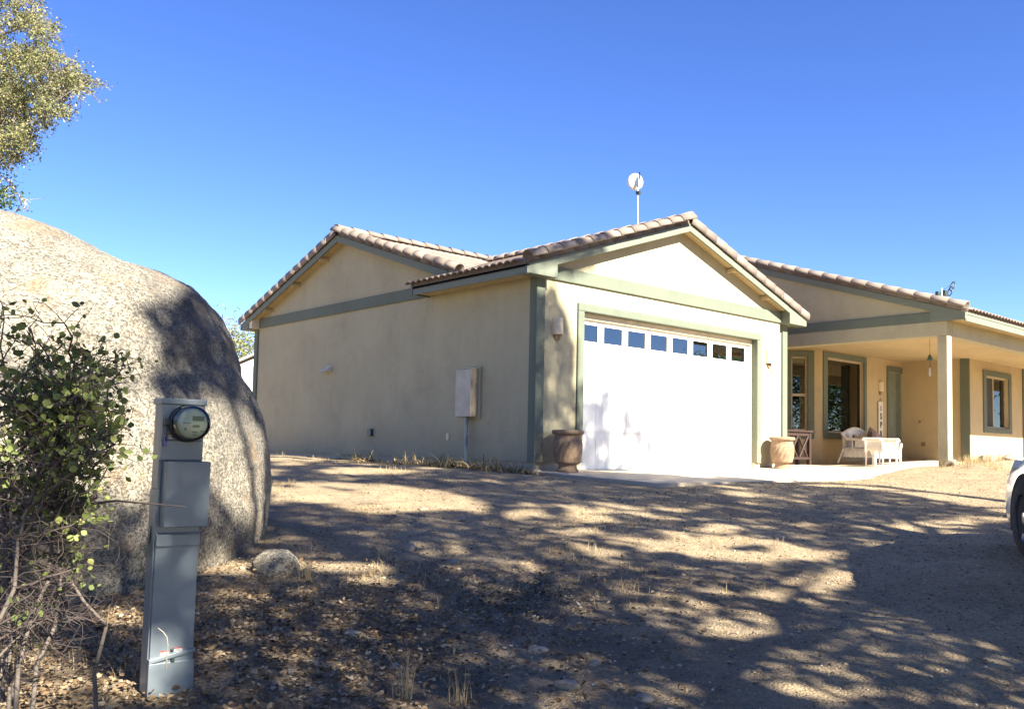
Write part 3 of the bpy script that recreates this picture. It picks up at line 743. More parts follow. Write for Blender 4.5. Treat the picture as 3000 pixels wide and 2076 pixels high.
# things on the inner porch wall
tag(MB().box((15.85, .98, .58), (15.859, 1.10, .69)).build('outlet_plate', plain('plate_brown', (.22, .16, .09), .6), None, .002), 'square brown outlet plate low on the inner porch wall', 'outlet')
mb = MB(); mb.lathe([(.0, 0), (.03, 0), (.03, .03), (0, .035)], 12); mb.xf(Matrix.Translation((15.859, 1.12, 1.26)) @ Matrix.Rotation(-math.pi/2, 4, 'Y'))
tag(mb.build('doorbell', bpy.data.materials['plate_brown']), 'small round brown doorbell on the inner porch wall', 'doorbell')
mb = MB(); mb.lathe([(.0, 0), (.03, 0), (.03, .03), (0, .035)], 12); mb.xf(Matrix.Translation((16.15, Y2-.001, .72)) @ Matrix.Rotation(math.pi/2, 4, 'X'))
tag(mb.build('hose_bib', M['cream']), 'small pale round fitting low on the sunlit wing wall', 'fitting')

def text_obj(body, size, mat, M_, extrude=.002, offset=0.0):
    cu = bpy.data.curves.new('text', 'FONT'); cu.body = body; cu.size = size; cu.extrude = extrude; cu.align_x = 'CENTER'; cu.offset = offset; cu.resolution_u = 4
    o = bpy.data.objects.new('tmp', cu); link(o)
    bpy.context.view_layer.update()
    dg = bpy.context.evaluated_depsgraph_get(); me = bpy.data.meshes.new_from_object(o.evaluated_get(dg))
    bpy.data.objects.remove(o); me.transform(M_); me.materials.clear(); me.materials.append(mat); return me
def txt(name, body, size, mat, M_, parent=None, **k):
    o = bpy.data.objects.new(name, text_obj(body, size, mat, M_, **k)); link(o, parent); return o
RX = Matrix.Rotation(math.pi/2, 4, 'X')
nb = thing('house_number', 'pale house number on the garage wall below the right sconce', 'house number', (6.40, -.012, 1.92))
for i, ch in enumerate('22609'):
    txt('digit', ch, .13, M['cream'], Matrix.Translation(((i-2)*.085, 0, -.012*i*0)) @ RX, nb, extrude=.008)

# porch sign
sg_ = thing('porch_sign', 'tall narrow white board sign lettered S P R beside the front door', 'sign', (14.53, Y1-.03, .12))
MB().box((-.125, -.012, 0), (.125, .012, 1.66)).build('board', plain('sign_white', (.72, .66, .52), .6), sg_, .002)
ink = plain('sign_ink', (.03, .025, .02), .6)
for ch, zz in (('S', 1.18), ('P', .94), ('R', .69)):
    txt('letter', ch, .23, ink, Matrix.Translation((0, -.0135, zz)) @ RX, sg_, offset=.008)
MB().box((-.02, -.014, .94), (.0, -.0125, .955)).build('letter_serif', ink, sg_)
for a, b, c_ in ((0, 1.50, .05), (.04, 1.44, .04), (-.04, 1.42, .035)):
    mb = MB(); mb.lathe([(0, 0), (c_, 0)], 10); mb.xf(Matrix.Translation((a, -.0135, b)) @ Matrix.Rotation(math.pi/2, 4, 'X')); mb.build('painted_flower', plain('flower_grey', (.35, .33, .36), .7), sg_)
mb = MB(); mb.box((-.05, -.0135, .50), (.05, -.0125, .64)); mb.build('painted_flower', plain('flower_pink', (.60, .25, .25), .7), sg_)
MB().tube([(-.05, 0, 1.66), (0, -.0, 1.76), (.05, 0, 1.66)], .004, 5).build('hanging_wire', ink, sg_)

# wind chime
wc = thing('wind_chime', 'bell wind chime with a hanging sail under the porch ceiling', 'wind chime', (10.42, -1.5, 2.97))
MB().tube([(0, 0, 0), (0, 0, -.44)], .004, 5).build('cord', ink, wc)
mb = MB(); mb.lathe([(.012, -.42), (.03, -.44), (.045, -.50), (.075, -.55), (.07, -.55), (.03, -.46), (0, -.45)], 14); mb.build('bell', plain('verdigris', (.10, .17, .14), .6, .4), wc)
MB().tube([(0, 0, -.45), (0.01, 0, -.70)], .007, 5).build('clapper_cord', ink, wc)
mb = MB(); mb.prism([(-.04, 0, -.72), (.04, 0, -.72), (.05, 0, -.85), (.02, 0, -.90), (-.045, 0, -.88)], (0, .008, 0)); mb.build('sail', plain('sail_grey', (.45, .45, .42), .5), wc)

# satellite dish on the garage ridge
dsh = thing('satellite_dish', 'round white dish on a thin pale mast above the garage roof', 'satellite dish', (4.33, 1.69, 4.15))
MB().tube([(0.0, 0, 0), (-.03, 0, 1.72)], .018, 8).build('mast', plain('galvanised', (.45, .52, .55), .4, .5), dsh)
mb = MB(); prof = [(0, 0), (.05, .004), (.10, .018), (.145, .04), (.172, .06), (.176, .055), (.14, .028), (.08, .004), (0, -.012)]; mb.lathe(prof, 28)
dd = Vector((.35, .85, .12)).normalized(); mb.xf(Matrix.Translation((-.04, -.01, 1.62)) @ dd.to_track_quat('Z', 'Y').to_matrix().to_4x4() @ Matrix.Translation((0, 0, .05))); mb.build('reflector', M['white'], dsh)
MB().box((-.06, -.05, 1.52), (.0, .02, 1.68)).build('bracket', bpy.data.materials['galvanised'], dsh, .004)
MB().box((-.055, -.075, 1.66), (-.035, -.05, 1.80)).build('rear_arm', bpy.data.materials['cover_black'], dsh)
MB().box((-.05, -.06, 1.36), (.02, .03, 1.42)).build('clamp', bpy.data.materials['cover_black'], dsh)
# TV antenna on the wing roof
an = thing('tv_antenna', 'dark looped television antenna poking over the wing roof', 'antenna', (14.6, 0, 4.1))
MB().tube([(0, 0, 0), (.08, -.0, .66)], .018, 8).build('mast', M['white'], an)
blk = bpy.data.materials['cover_black']
MB().tube([(-.5, .05, .30), (.75, -.1, .95)], .008, 5).build('boom', blk, an)
for cx, cz, r_ in ((.48, .63, .13), (.62, .78, .13)):
    pts = [(cx + r_*.45*math.cos(a) + r_*.5*math.sin(a), -.05+.08*math.cos(a), cz + r_*math.sin(a)) for a in [2*math.pi*k/16 for k in range(17)]]
    MB().tube(pts, .016, 6, cap=False).build('loop_element', blk, an)
MB().box((.15, -.06, .48), (.36, .04, .62)).build('reflector_block', blk, an, .01); MB().box((-.25, -.04, .40), (-.02, .04, .54)).build('reflector_block', blk, an, .01)

# ------------------------------------------------------------------ urns
def urn(label, x, y, z, rz):
    t_ = thing('terracotta_urn', label, 'planter', (x, y, z), rz, 'terracotta urns flanking the garage door')
    def tw(r, z_, a):
        if .20 < z_ < .46:
            u = ((a - z_*2.4)*15/(2*math.pi)) % 1
            return r + .004*math.sin(math.pi*u) - .013*math.exp(-((u-.5+.5 if u < .5 else u-1)/.09)**2)*min(1, (z_-.20)/.02, (.46-z_)/.02)
        return r
    prof = [(.0, .01), (.165, .0), (.175, .015), (.17, .04), (.15, .06), (.135, .10), (.145, .13), (.19, .145), (.198, .155)] + [(.196 + .032*math.sin(math.pi*min(1, (k/14)*.72+.0)), .165 + k*.0225) for k in range(1, 15)] + [(.212, .50), (.208, .56), (.215, .585)]
    mb = MB(); mb.lathe(prof, 240, twist=tw); mb.build('body', M['terracotta'], t_)
    mb = MB(); mb.lathe([(.205, .575), (.238, .58), (.248, .60), (.248, .625), (.238, .645), (.20, .648), (.19, .63), (.18, .5), (.0, .48)], 48); mb.build('rim', M['terracotta'], t_)
    mb = MB(); mb.lathe([(.0, .52), (.185, .515)], 32); mb.build('soil', M['soil'], t_)
    return t_
urn('carved terracotta urn in tree shade left of the garage door', .37, -.35, -.02, 0)
urn('carved terracotta urn in full sun right of the garage door', 6.40, -.33, .0, 1.1)

# ------------------------------------------------------------------ porch furniture
tb = thing('console_table', 'reddish brown wooden console table with X braces by the garage corner', 'table', (7.4, .10, slab_z(8, .1)))
MB().box((-.25, -.03, .70), (.95, .37, .74)).build('tabletop', M['brownwood'], tb, .006)
for x_, y_ in ((-.1, 0), (.78, 0), (-.1, .28), (.78, .28)): MB().box((x_, y_, 0), (x_+.075, y_+.07, .699)).build('leg', M['brownwood'], tb, .004)
MB().box((-.024, .01, .62), (.779, .05, .699)).build('apron', M['brownwood'], tb, .003)
MB().box((-.024, .01, .12), (.779, .05, .17)).build('stretcher', M['brownwood'], tb, .003)
MB().tube([(.42, .03, .17), (.77, .03, .62)], .026, 4).build('cross_brace', M['brownwood'], tb); MB().tube([(.42, .055, .62), (.77, .055, .17)], .026, 4).build('cross_brace', M['brownwood'], tb)
MB().tube([(0, .03, .17), (.36, .03, .62)], .026, 4).build('cross_brace', M['brownwood'], tb); MB().tube([(0, .055, .62), (.36, .055, .17)], .026, 4).build('cross_brace', M['brownwood'], tb)

zf = slab_z(11.8, .5)
ls = thing('wicker_loveseat', 'white wicker loveseat with rounded back standing under the big porch window', 'loveseat', (11.42, .25, zf))
wd, dp = 1.32, .82   # x width, y depth; faces -y
def arc(p, q, up, n=10): 
    return [Vector(p).lerp(Vector(q), k/n) + Vector(up)*math.sin(math.pi*k/n) for k in range(n+1)]
back_top = arc((-.02, dp, .72), (wd+.02, dp, .72), (0, 0.02, .15), 14)
MB().tube(back_top, .04, 8).build('back_rail', M['wicker'], ls)
mb = MB(); n = 14
vs_ = [(x_, dp-.02, .30) for x_ in np.linspace(.0, wd, n+1)] + [tuple(p_ + Vector((0, -.01, 0))) for p_ in back_top] + [(x_, dp+.0, .30) for x_ in np.linspace(.0, wd, n+1)] + [tuple(p_ + Vector((0, .015, 0))) for p_ in back_top]
q = n+1; fs = []
for i in range(n): fs += [(i, i+1, q+i+1, q+i), (2*q+i+1, 2*q+i, 3*q+i, 3*q+i+1)]
mb.add(vs_, fs); mb.build('woven_back', M['wicker'], ls)
MB().box((0.02, .03, .33), (wd-.02, dp-.03, .38)).build('seat', M['wicker'], ls, .02)
mb = MB(); mb.box((.02, .0, .14), (wd-.02, .025, .35)); mb.build('front_skirt', M['wicker'], ls, .01)
for sx_ in (0, wd):
    MB().tube([(sx_, dp, .72), (sx_, dp-.1, .60), (sx_, .25, .585), (sx_, .03, .57), (sx_, -.03, .50), (sx_, .0, .36), (sx_, .0, .0)], .033, 8).build('arm', M['wicker'], ls)
    MB().box((sx_-.012, .02, .16), (sx_+.012, dp-.02, .33)).build('side_skirt', M['wicker'], ls)
    MB().box((sx_-.01, .02, .40), (sx_+.01, .5, .56)).build('arm_panel', M['wicker'], ls)
    MB().tube([(sx_, dp-.02, .36), (sx_+(-.03 if sx_ == 0 else .03), dp+.12, .0)], .022, 8).build('leg', M['wicker'], ls)
    MB().tube([(sx_, dp-.25, .36), (sx_, dp-.25, .58)], .014, 6).build('arm_post', M['wicker'], ls)
    mb = MB()
    for k in range(7):
        yy = .05 + k*.11; mb.tube([(sx_+(-.02 if sx_ == 0 else .02), yy, .15), (sx_+(-.02 if sx_ == 0 else .02), yy+.11, .34)], .008, 4); mb.tube([(sx_+(-.02 if sx_ == 0 else .02), yy+.11, .15), (sx_+(-.02 if sx_ == 0 else .02), yy, .34)], .008, 4)
    mb.build('lattice', M['wicker'], ls)
def pillow(name, label, w_, h_, t_, loc, rot, m):
    mb = MB(); n = 10; vs_ = []; fs = []
    for s_ in (1, -1):
        b0 = len(vs_)
        for i in range(n+1):
            for j in range(n+1):
                u, v = i/n*2-1, j/n*2-1
                th = (max(0, 1-u**4)*max(0, 1-v**4))**.5
                pu = u*(1-.06*v*v*(1-abs(u)*.0)); pv = v*(1-.06*u*u)
                vs_.append((pu*w_/2, s_*th*t_/2, pv*h_/2))
        for i in range(n):
            for j in range(n):
                a = b0+i*(n+1)+j; f_ = (a, a+n+1, a+n+2, a+1); fs.append(f_ if s_ == 1 else f_[::-1])
    mb.add(vs_, fs, True); o = mb.build(name, m); o.location = loc; o.rotation_euler = rot; return tag(o, label, 'pillow')
Lx, Ly = 11.42, .25
pillow('pillow', 'gold and dark edged pillow at the left end of the loveseat', .34, .34, .12, (Lx+.22, Ly+.6, zf+.56), (-.25, .0, .5), plain('pillow_gold', (.30, .20, .08), .9, var=.5, scale=14))
pillow('pillow', 'tan pillow in the middle of the loveseat back', .34, .30, .12, (Lx+.66, Ly+.62, zf+.55), (-.25, .2, .1), plain('pillow_tan', (.38, .28, .14), .9, var=.4, scale=10))
pillow('pillow', 'large mauve and cream floral pillow leaning in the loveseat', .44, .44, .15, (Lx+.95, Ly+.42, zf+.60), (-.35, .45, -.1), plain('pillow_mauve', (.30, .20, .19), .9, var=.8, scale=16))
pillow('pillow', 'olive grey pillow behind the floral one at the right end of the loveseat', .40, .40, .14, (Lx+1.15, Ly+.62, zf+.68), (-.2, .5, -.2), plain('pillow_olive', (.22, .19, .12), .9, var=.3, scale=12))
zb = slab_z(10.8, -.3)
bn = thing('wicker_bench', 'small white wicker bench with scrolled arms in full sun on the porch', 'bench', (10.42, -.42, zb))
bw, bd = .70, .40
MB().box((.0, .0, .36), (bw, bd, .44)).build('seat', M['wicker'], bn, .02)
for y_ in (-.0, bd):
    pts = [Vector((0, y_, .22))] + [Vector((bw*k/16, y_, .20 + .15*abs(math.sin(2*math.pi*k/16)))) for k in range(1, 16)] + [Vector((bw, y_, .22))]
    mb = MB(); poly = [tuple(p_) for p_ in pts] + [(bw, y_, .37), (0, y_, .37)]
    mb.prism(poly, (0, .018, 0)); mb.build('scalloped_skirt', M['wicker'], bn)
for x_ in (.02, bw/2, bw-.02):
    for y_ in (.0, bd): MB().tube([(x_, y_, .36), (x_, y_, .0)], .024, 8, r2=.017).build('leg', M['wicker'], bn)
for x_, s_ in ((0, -1), (bw, 1)):
    MB().box((x_-.015, .0, .40), (x_+.015, bd, .56)).build('arm_panel', M['wicker'], bn, .006)
    for y_ in (0, bd):
        MB().tube([(x_, y_, .30), (x_, y_, .46), (x_+s_*.035, y_, .57), (x_+s_*.09, y_, .61), (x_+s_*.12, y_, .58)], .03, 8).build('scroll', M['wicker'], bn)
    MB().tube([(x_+s_*.08, 0, .605), (x_+s_*.08, bd, .605)], .035, 10).build('arm', M['wicker'], bn)
mb = MB(); n = 12
vs_ = []; fs = []
for i in range(n+1):
    for j in range(n+1):
        u, v = i/n*2-1, j/n*2-1; th = (max(0, 1-u**6)*max(0, 1-v**6))**.4
        vs_.append((bw/2+u*bw*.44, bd/2+v*bd*.48, .44 + th*(.075+.018*math.sin(9*u+3*v))))
for i in range(n):
    for j in range(n): a = i*(n+1)+j; fs.append((a, a+n+1, a+n+2, a+1))
mb.add(vs_, fs, True); o = mb.build('seat_cushion', M['cushion']); o.location = bn.location; tag(o, 'puffy white cushion on the sunlit wicker bench', 'cushion')
st = thing('side_table', 'low white wicker side table beside the front door', 'side table', (13.4, 1.3, slab_z(13.4, 1.3)))
mb = MB(); mb.lathe([(0, .5), (.22, .5), (.23, .52), (.22, .54), (0, .54)], 24); mb.build('table_top', M['wicker'], st)
for k in range(3):
    a = 2.1*k+.4; MB().tube([(.16*math.cos(a), .16*math.sin(a), .5), (.2*math.cos(a), .2*math.sin(a), 0)], .018, 6).build('leg', M['wicker'], st)
ln = thing('lantern', 'black cage lantern with conical roof standing by the front door', 'lantern', (13.4, 1.3, slab_z(13.4, 1.3)+.541))
MB().box((-.075, -.075, 0), (.075, .075, .02)).build('lantern_base', blk, ln)
for x_ in (-.07, 0, .07):
    for y_ in (-.07, .07): MB().box((x_-.006, y_-.006, .02), (x_+.006, y_+.006, .2)).build('bar', blk, ln)
MB().box((-.072, -.076, .10), (.072, -.070, .112)).build('bar', blk, ln)
mb = MB(); mb.lathe([(.0, .2), (.115, .2), (.11, .21), (.04, .255), (.035, .27), (.05, .275), (.0, .29)], 16); mb.build('lantern_roof', blk, ln)

# ------------------------------------------------------------------ meter pedestal
PX, PY = -7.765, -6.01
pz = float(gbase(PX, PY)) + .06
view = (Vector((CAM.x, CAM.y, 0)) - Vector((PX, PY, 0))).normalized()
face = math.atan2(view.y, view.x) + math.radians(17)     # normal direction of the front
mp_ = thing('meter_pedestal', 'tall grey steel electric meter pedestal leaning slightly, leaves at its foot', 'electric meter', (PX, PY, pz-.05), face + math.pi/2)
mp_.rotation_euler = (0, math.radians(.5), face + math.pi/2)
G = M['metal_grey']; H0 = .05   # local: front is -y
z_ = lambda v: v - (pz-.05)
w2 = .094
MB().box((-w2-.004, -.02, 0), (w2+.004, .075, z_(.16))).build('lower_body', G, mp_, .003)
MB().box((-w2-.003, -.045, 0), (w2+.003, -.0205, z_(-.585))).build('bottom_panel', G, mp_, .002)
MB().prism([(-w2-.003, -.0475, z_(-.56)-.024), (w2+.003, -.0475, z_(-.56)+.010), (w2+.003, -.0475, z_(-.56)+.026), (-w2-.003, -.0475, z_(-.56)-.008)], (0, .026, 0)).build('bottom_lip', G, mp_, .001)
MB().box((-w2+.002, -.036, z_(-.60)), (w2-.002, -.0208, z_(-.03))).build('front_cover', G, mp_, .002)
MB().box((-w2+.0, -.05, z_(-.085)), (w2-.0, -.0365, z_(-.035))).build('cover_flange', G, mp_, .002)
MB().box((-w2+.014, -.095, z_(.0)), (w2+.016, -.0205, z_(.285))).build('breaker_door', G, mp_, .004)
MB().box((-w2, -.04, z_(.29)), (w2-.005, -.0205, z_(.375))).build('middle_panel', G, mp_, .002)
MB().box((-w2, -.042, z_(.377)), (w2-.005, -.0205, z_(.535))).build('meter_socket_cover', G, mp_, .002)
MB().box((-w2, -.0204, z_(.16)), (w2, .075, z_(.54))).build('upper_body', G, mp_, .003)
MB().prism([(-w2-.008, -.05, z_(.535)), (w2+.002, -.05, z_(.535)), (w2+.002, -.05, z_(.56)), (-w2-.008, -.05, z_(.56))], (0, .135, 0)).build('cap', G, mp_, .003)
# meter: base ring, glass dome, dial
mc = Vector((.010, -.042, z_(.452)))
R90 = Matrix.Translation(mc) @ Matrix.Rotation(math.pi/2, 4, 'X') @ Matrix.Scale(.9, 4)
mt = MB(); mt.lathe([(.088, 0), (.092, .01), (.092, .028), (.086, .034), (.080, .034)], 40); mt.xf(R90); mt = mt.build('meter_ring', plain('meter_ring_metal', (.05, .055, .05), .35, .6), mp_)
g_ = NT('meter_glass'); g_.t.nodes.remove(g_.b)
fr = g_.n('ShaderNodeFresnel'); fr.inputs[0].default_value = 1.5; tr = g_.n('ShaderNodeBsdfTransparent'); tr.inputs[0].default_value = (.93, .96, .92, 1); gl = g_.n('ShaderNodeBsdfGlossy'); gl.inputs[1].default_value = .05
mx = g_.n('ShaderNodeMixShader'); g_.l(fr.outputs[0], mx.inputs[0]); g_.l(tr.outputs[0], mx.inputs[1]); g_.l(gl.outputs[0], mx.inputs[2]); g_.l(mx.outputs[0], g_.out.inputs[0])
mb = MB(); mb.lathe([(.084, .03), (.084, .10), (.080, .118), (.068, .128), (.04, .133), (0, .134)], 40); mb.xf(R90); mb.build('glass_cover', g_.m, mt)
mb = MB(); mb.lathe([(.076, .034), (.076, .085), (.070, .092), (.05, .095), (0, .095)], 36); mb.xf(R90); mb.build('meter_face', plain('meter_face_paint', (.44, .47, .36), .6, var=.06), mt)
def on_face(x0, z0, x1, z1, d, m, nm): MB().box((mc.x+x0, mc.y-.0870-d, mc.z+z0), (mc.x+x1, mc.y-.0857, mc.z+z1)).build(nm, m, mt)
lcd = plain('lcd', (.12, .13, .09), .4); prn = plain('face_print', (.16, .17, .13), .7)
on_face(-.002, .012, .048, .032, .002, lcd, 'display')
for x0, z0, x1, z1 in ((-.045, -.002, -.01, .004), (.0, -.018, .03, -.006), (-.035, -.032, -.025, -.02), (.0, -.04, .022, -.034), (.0, -.052, .018, -.048), (.034, -.034, .046, -.03)):
    on_face(x0, z0, x1, z1, .0005, prn, 'face_print')
txt('display_digits', '88888', .018, prn, Matrix.Translation(mc + Vector((.023, -.0992, .016))) @ RX, mt, extrude=.0003) if False else None
# seal tag, lock, warning labels
MB().box((mc.x-.100, mc.y-.03, mc.z-.012), (mc.x-.08, mc.y+.0, mc.z+.02)).build('meter_lock', blk, mp_, .004)
MB().tube([(mc.x-.088, mc.y-.02, mc.z-.01), (mc.x-.09, mc.y-.025, mc.z-.05), (mc.x-.089, mc.y-.012, mc.z-.08)], .003, 6).build('seal_wire', blk, mp_)
MB().box((mc.x-.097, mc.y-.012, mc.z-.105), (mc.x-.082, mc.y-.002, mc.z-.062)).build('seal_tag', plain('seal_violet', (.17, .16, .40), .5), mp_, .003)
lab = plain('label_white', (.55, .55, .52), .6); red = plain('label_red', (.35, .05, .05), .6)
def warn(x, z0, y_):
    MB().box((x, y_-.0015, z0), (x+.036, y_-.0005, z0+.020)).build('warning_label', lab, mp_)
    MB().box((x, y_-.0022, z0+.0145), (x+.036, y_-.0016, z0+.020)).build('label_header', red, mp_)
    MB().box((x+.004, y_-.0022, z0+.004), (x+.030, y_-.0016, z0+.006)).build('label_print', prn, mp_)
    MB().box((x+.004, y_-.0022, z0+.009), (x+.024, y_-.0016, z0+.011)).build('label_print', prn, mp_)
warn(-.080, z_(.384), -.042); warn(-.030, z_(.384), -.042)
warn(-.05, z_(-.555), -.036); warn(.008, z_(-.546), -.036)
mb = MB(); mb.lathe([(0, 0), (.006, 0), (.006, .004), (0, .004)], 10); mb.xf(Matrix.Translation((-.046, -.043, z_(.392))) @ RX); mb.build('cover_screw', blk, mp_)
MB().box((-.004, -.051, z_(-.585)), (.009, -.048, z_(-.565))).build('latch', blk, mp_)
mb = MB(); mb.lathe([(0, 0), (.007, 0), (.007, .006), (0, .006)], 10); mb.xf(Matrix.Translation((0, -.037, z_(-.535))) @ RX); mb.build('cover_screw', blk, mp_)
mb = MB(); mb.prism([(-w2-.006, .02, z_(.0)), (-w2-.022, .02, z_(-.13)), (-w2-.016, .02, z_(-.135)), (-w2-.0045, .02, z_(-.06))], (0, .02, 0)); mb.build('side_bracket', blk, mp_)

# ------------------------------------------------------------------ rocks
def noise3(P, s, seed):
    return (fbm(P[:, 0]*s + 3.1*P[:, 2]*s*.7, P[:, 1]*s - 2.3*P[:, 2]*s*.5, 4, seed) + fbm(P[:, 1]*s+11, P[:, 2]*s+5, 4, seed+7) + fbm(P[:, 0]*s-4, P[:, 2]*s+9, 4, seed+3))/3 - .5
outl = [(-2.41,-1.1),(-2.36,-.72),(-2.29,-.28),(-2.28,.03),(-2.29,.31),(-2.32,.53),(-2.38,.75),(-2.49,.97),(-2.61,1.16),(-2.67,1.40),(-2.77,1.58),(-2.85,1.74),(-2.94,1.83),(-3.08,1.93),(-3.34,2.04),(-3.57,2.10),(-3.87,2.21),(-4.19,2.37),(-4.59,2.51),(-4.85,2.56),(-5.23,2.59),(-5.8,2.51),(-6.43,2.24),(-7.03,1.68),(-7.44,.87),(-7.46,-.07),(-7.29,-1.1)]
def resample(pts, n):
    pts = np.array(pts, float); d = np.r_[0, np.cumsum(np.hypot(*np.diff(pts, axis=0).T))]; t_ = np.linspace(0, d[-1], n)
    return np.stack([np.interp(t_, d, pts[:, 0]), np.interp(t_, d, pts[:, 1])], -1)
nO, nT = 260, 150
ol = resample(outl, nO); cen = np.array([-4.88, -1.1])
fh = np.array([.66158, .74987, 0]); rh = np.array([.74987, -.66158, 0]); O_ = np.array([-9.27+.66158*7.2, -9.96+.74987*7.2, 0.])
ol = np.stack([ol[:, 0]*.878, .39+(ol[:, 1]-.39)*.878-.25*(ol[:, 1] < -.9)], -1); cen = np.array([-4.88*.878, -1.2])
Rd = 2.35
ts = np.sin(np.linspace(-math.pi/2, math.pi/2, nT))
V = []
for t_ in ts:
    s_ = (1 - abs(t_)**2.2)**(1/2.2)
    q_ = cen + (ol - cen)*s_*.97
    dpt = t_*Rd
    V.append(O_[None] + rh[None]*q_[:, :1] + fh[None]*dpt + np.array([[0, 0, 1.]])*q_[:, 1:2])
V = np.array(V).reshape(-1, 3)
ctr = O_ + rh*cen[0]; dirn = V - ctr; dirn /= np.linalg.norm(dirn, axis=1, keepdims=True)+1e-9
V = V + dirn*(noise3(V, .7, 5)[:, None]*.16 + noise3(V, 3.2, 15)[:, None]*.09 + noise3(V, 12, 25)[:, None]*.045)
idx = np.arange(nO*nT).reshape(nT, nO); F = np.stack([idx[:-1, :-1], idx[:-1, 1:], idx[1:, 1:], idx[1:, :-1]], -1).reshape(-1, 4)
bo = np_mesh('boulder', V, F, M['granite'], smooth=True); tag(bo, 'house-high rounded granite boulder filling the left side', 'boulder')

def rock(name, label, c_, r_, seed, m='granite', n=24, cat='rock', group=None, rz=0):
    th = np.linspace(0, math.pi, n); ph = np.linspace(0, 2*math.pi, 2*n+1)[:-1]
    T, P_ = np.meshgrid(th, ph, indexing='ij')
    D = np.stack([np.sin(T)*np.cos(P_), np.sin(T)*np.sin(P_), np.cos(T)], -1).reshape(-1, 3)
    sgn = np.sign(D)*np.abs(D)**.85
    q1 = 1.6 if m == 'stone' else .7
    if m == 'stone':
        r2 = np.random.default_rng(seed); N_ = r2.normal(size=(13, 3)); N_ /= np.linalg.norm(N_, axis=1, keepdims=True); off = r2.uniform(.62, .95, 13)
        dt_ = D @ N_.T; kk = np.where(dt_ > .05, off/np.maximum(dt_, .05), 9).min(1); sgn = D*np.minimum(kk, 1.15)[:, None]; q1 = .25
    k = 1 + noise3(D*1.0+seed, 1.3, seed)*q1 + noise3(D+seed, 5, seed+1)*.2
    V = sgn*k[:, None]*np.array(r_)
    ca, sa = math.cos(rz), math.sin(rz); V = V @ np.array([[ca, sa, 0], [-sa, ca, 0], [0, 0, 1]])
    idx = np.arange(n*2*n).reshape(n, 2*n); nx_ = np.roll(idx, -1, 1)
    F = np.stack([idx[:-1], idx[1:], nx_[1:], nx_[:-1]], -1).reshape(-1, 4)
    o = np_mesh(name, V, F, M[m], smooth=(m != 'stone')); o.location = c_; return tag(o, label, cat, group)
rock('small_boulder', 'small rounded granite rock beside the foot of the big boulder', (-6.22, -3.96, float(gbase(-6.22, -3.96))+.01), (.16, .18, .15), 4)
def gp(x, y):   # photo pixel (3000 wide) to a point on the ground
    d = FW + RT*((x-1500)/2594) - UP*((y-1141.5)/2594); lo_, hi_ = 1.5, 60
    tt = np.linspace(1.5, 60, 3000); P = np.array(CAM)[None] + np.array(d)[None]*tt[:, None]
    h_ = P[:, 2] - gbase(P[:, 0], P[:, 1]); i = int(np.argmax(h_ < 0)); return P[i]
stones = [(1345, 1525, .085, 'brown angular stone lying on the sunlit strip of drive'), (1195, 1608, .10, 'flat pale stone in the grass right of the small boulder'), (1290, 1668, .07, 'whitish stone below the flat pale one'), (1328, 1650, .07, 'reddish flat stone beside the whitish stone'),
          (1150, 1960, .07, 'tan rounded stone among the leaf litter in the foreground'), (1570, 1905, .075, 'grey angular stone half sunk in the foreground gravel'), (1660, 2010, .09, 'long grey flat stone near the bottom edge'), (1745, 1945, .05, 'small pale stone in the foreground gravel left of the drive'),
          (1240, 1492, .07, 'small brown stone on the bright dirt near the boulder edge'), (970, 1520, .06, 'small pale stone in shade right of the big boulder'), (1075, 1552, .07, 'dark flat stone in the shade right of the boulder'), (1880, 2050, .055, 'small whitish stone at the bottom edge of the drive'), (1030, 1860, .06, 'half buried grey stone in shaded soil')]
for k, (a, b, r_, lb) in enumerate(stones):
    P = gp(a, b); rock('loose_stone', lb, (P[0], P[1], P[2]+.004), (r_*.95, r_*.75, r_*.45), 20+k, 'stone', 20, 'stone', 'loose stones on the dirt drive', rz=k*1.3)
for k, (x_, y_, r_, lb) in enumerate([(9.0, -3.15, .16, 'tan rock at the foot of the porch column'), (12.4, -3.1, .17, 'dark brown rock in dry grass in front of the wing wall'), (7.9, -2.95, .12, 'flat brown rock on the slab edge left of the column'), (9.6, -3.35, .14, 'pale rock in the dry grass right of the column'), (15.2, -3.0, .15, 'brown rock beyond the grass near the car')]):
    rock('bank_rock', lb, (x_, y_, float(gz(x_, y_))+.06), (r_, r_*.8, r_*.6), 50+k, 'stone', 14, 'rock', 'rocks along the porch bank', rz=k)
rock('corner_stone', 'grey footing stone at the garage corner behind dry leaves', (-.12, -.12, -.05), (.13, .12, .13), 70, 'stone', 14, 'rock')

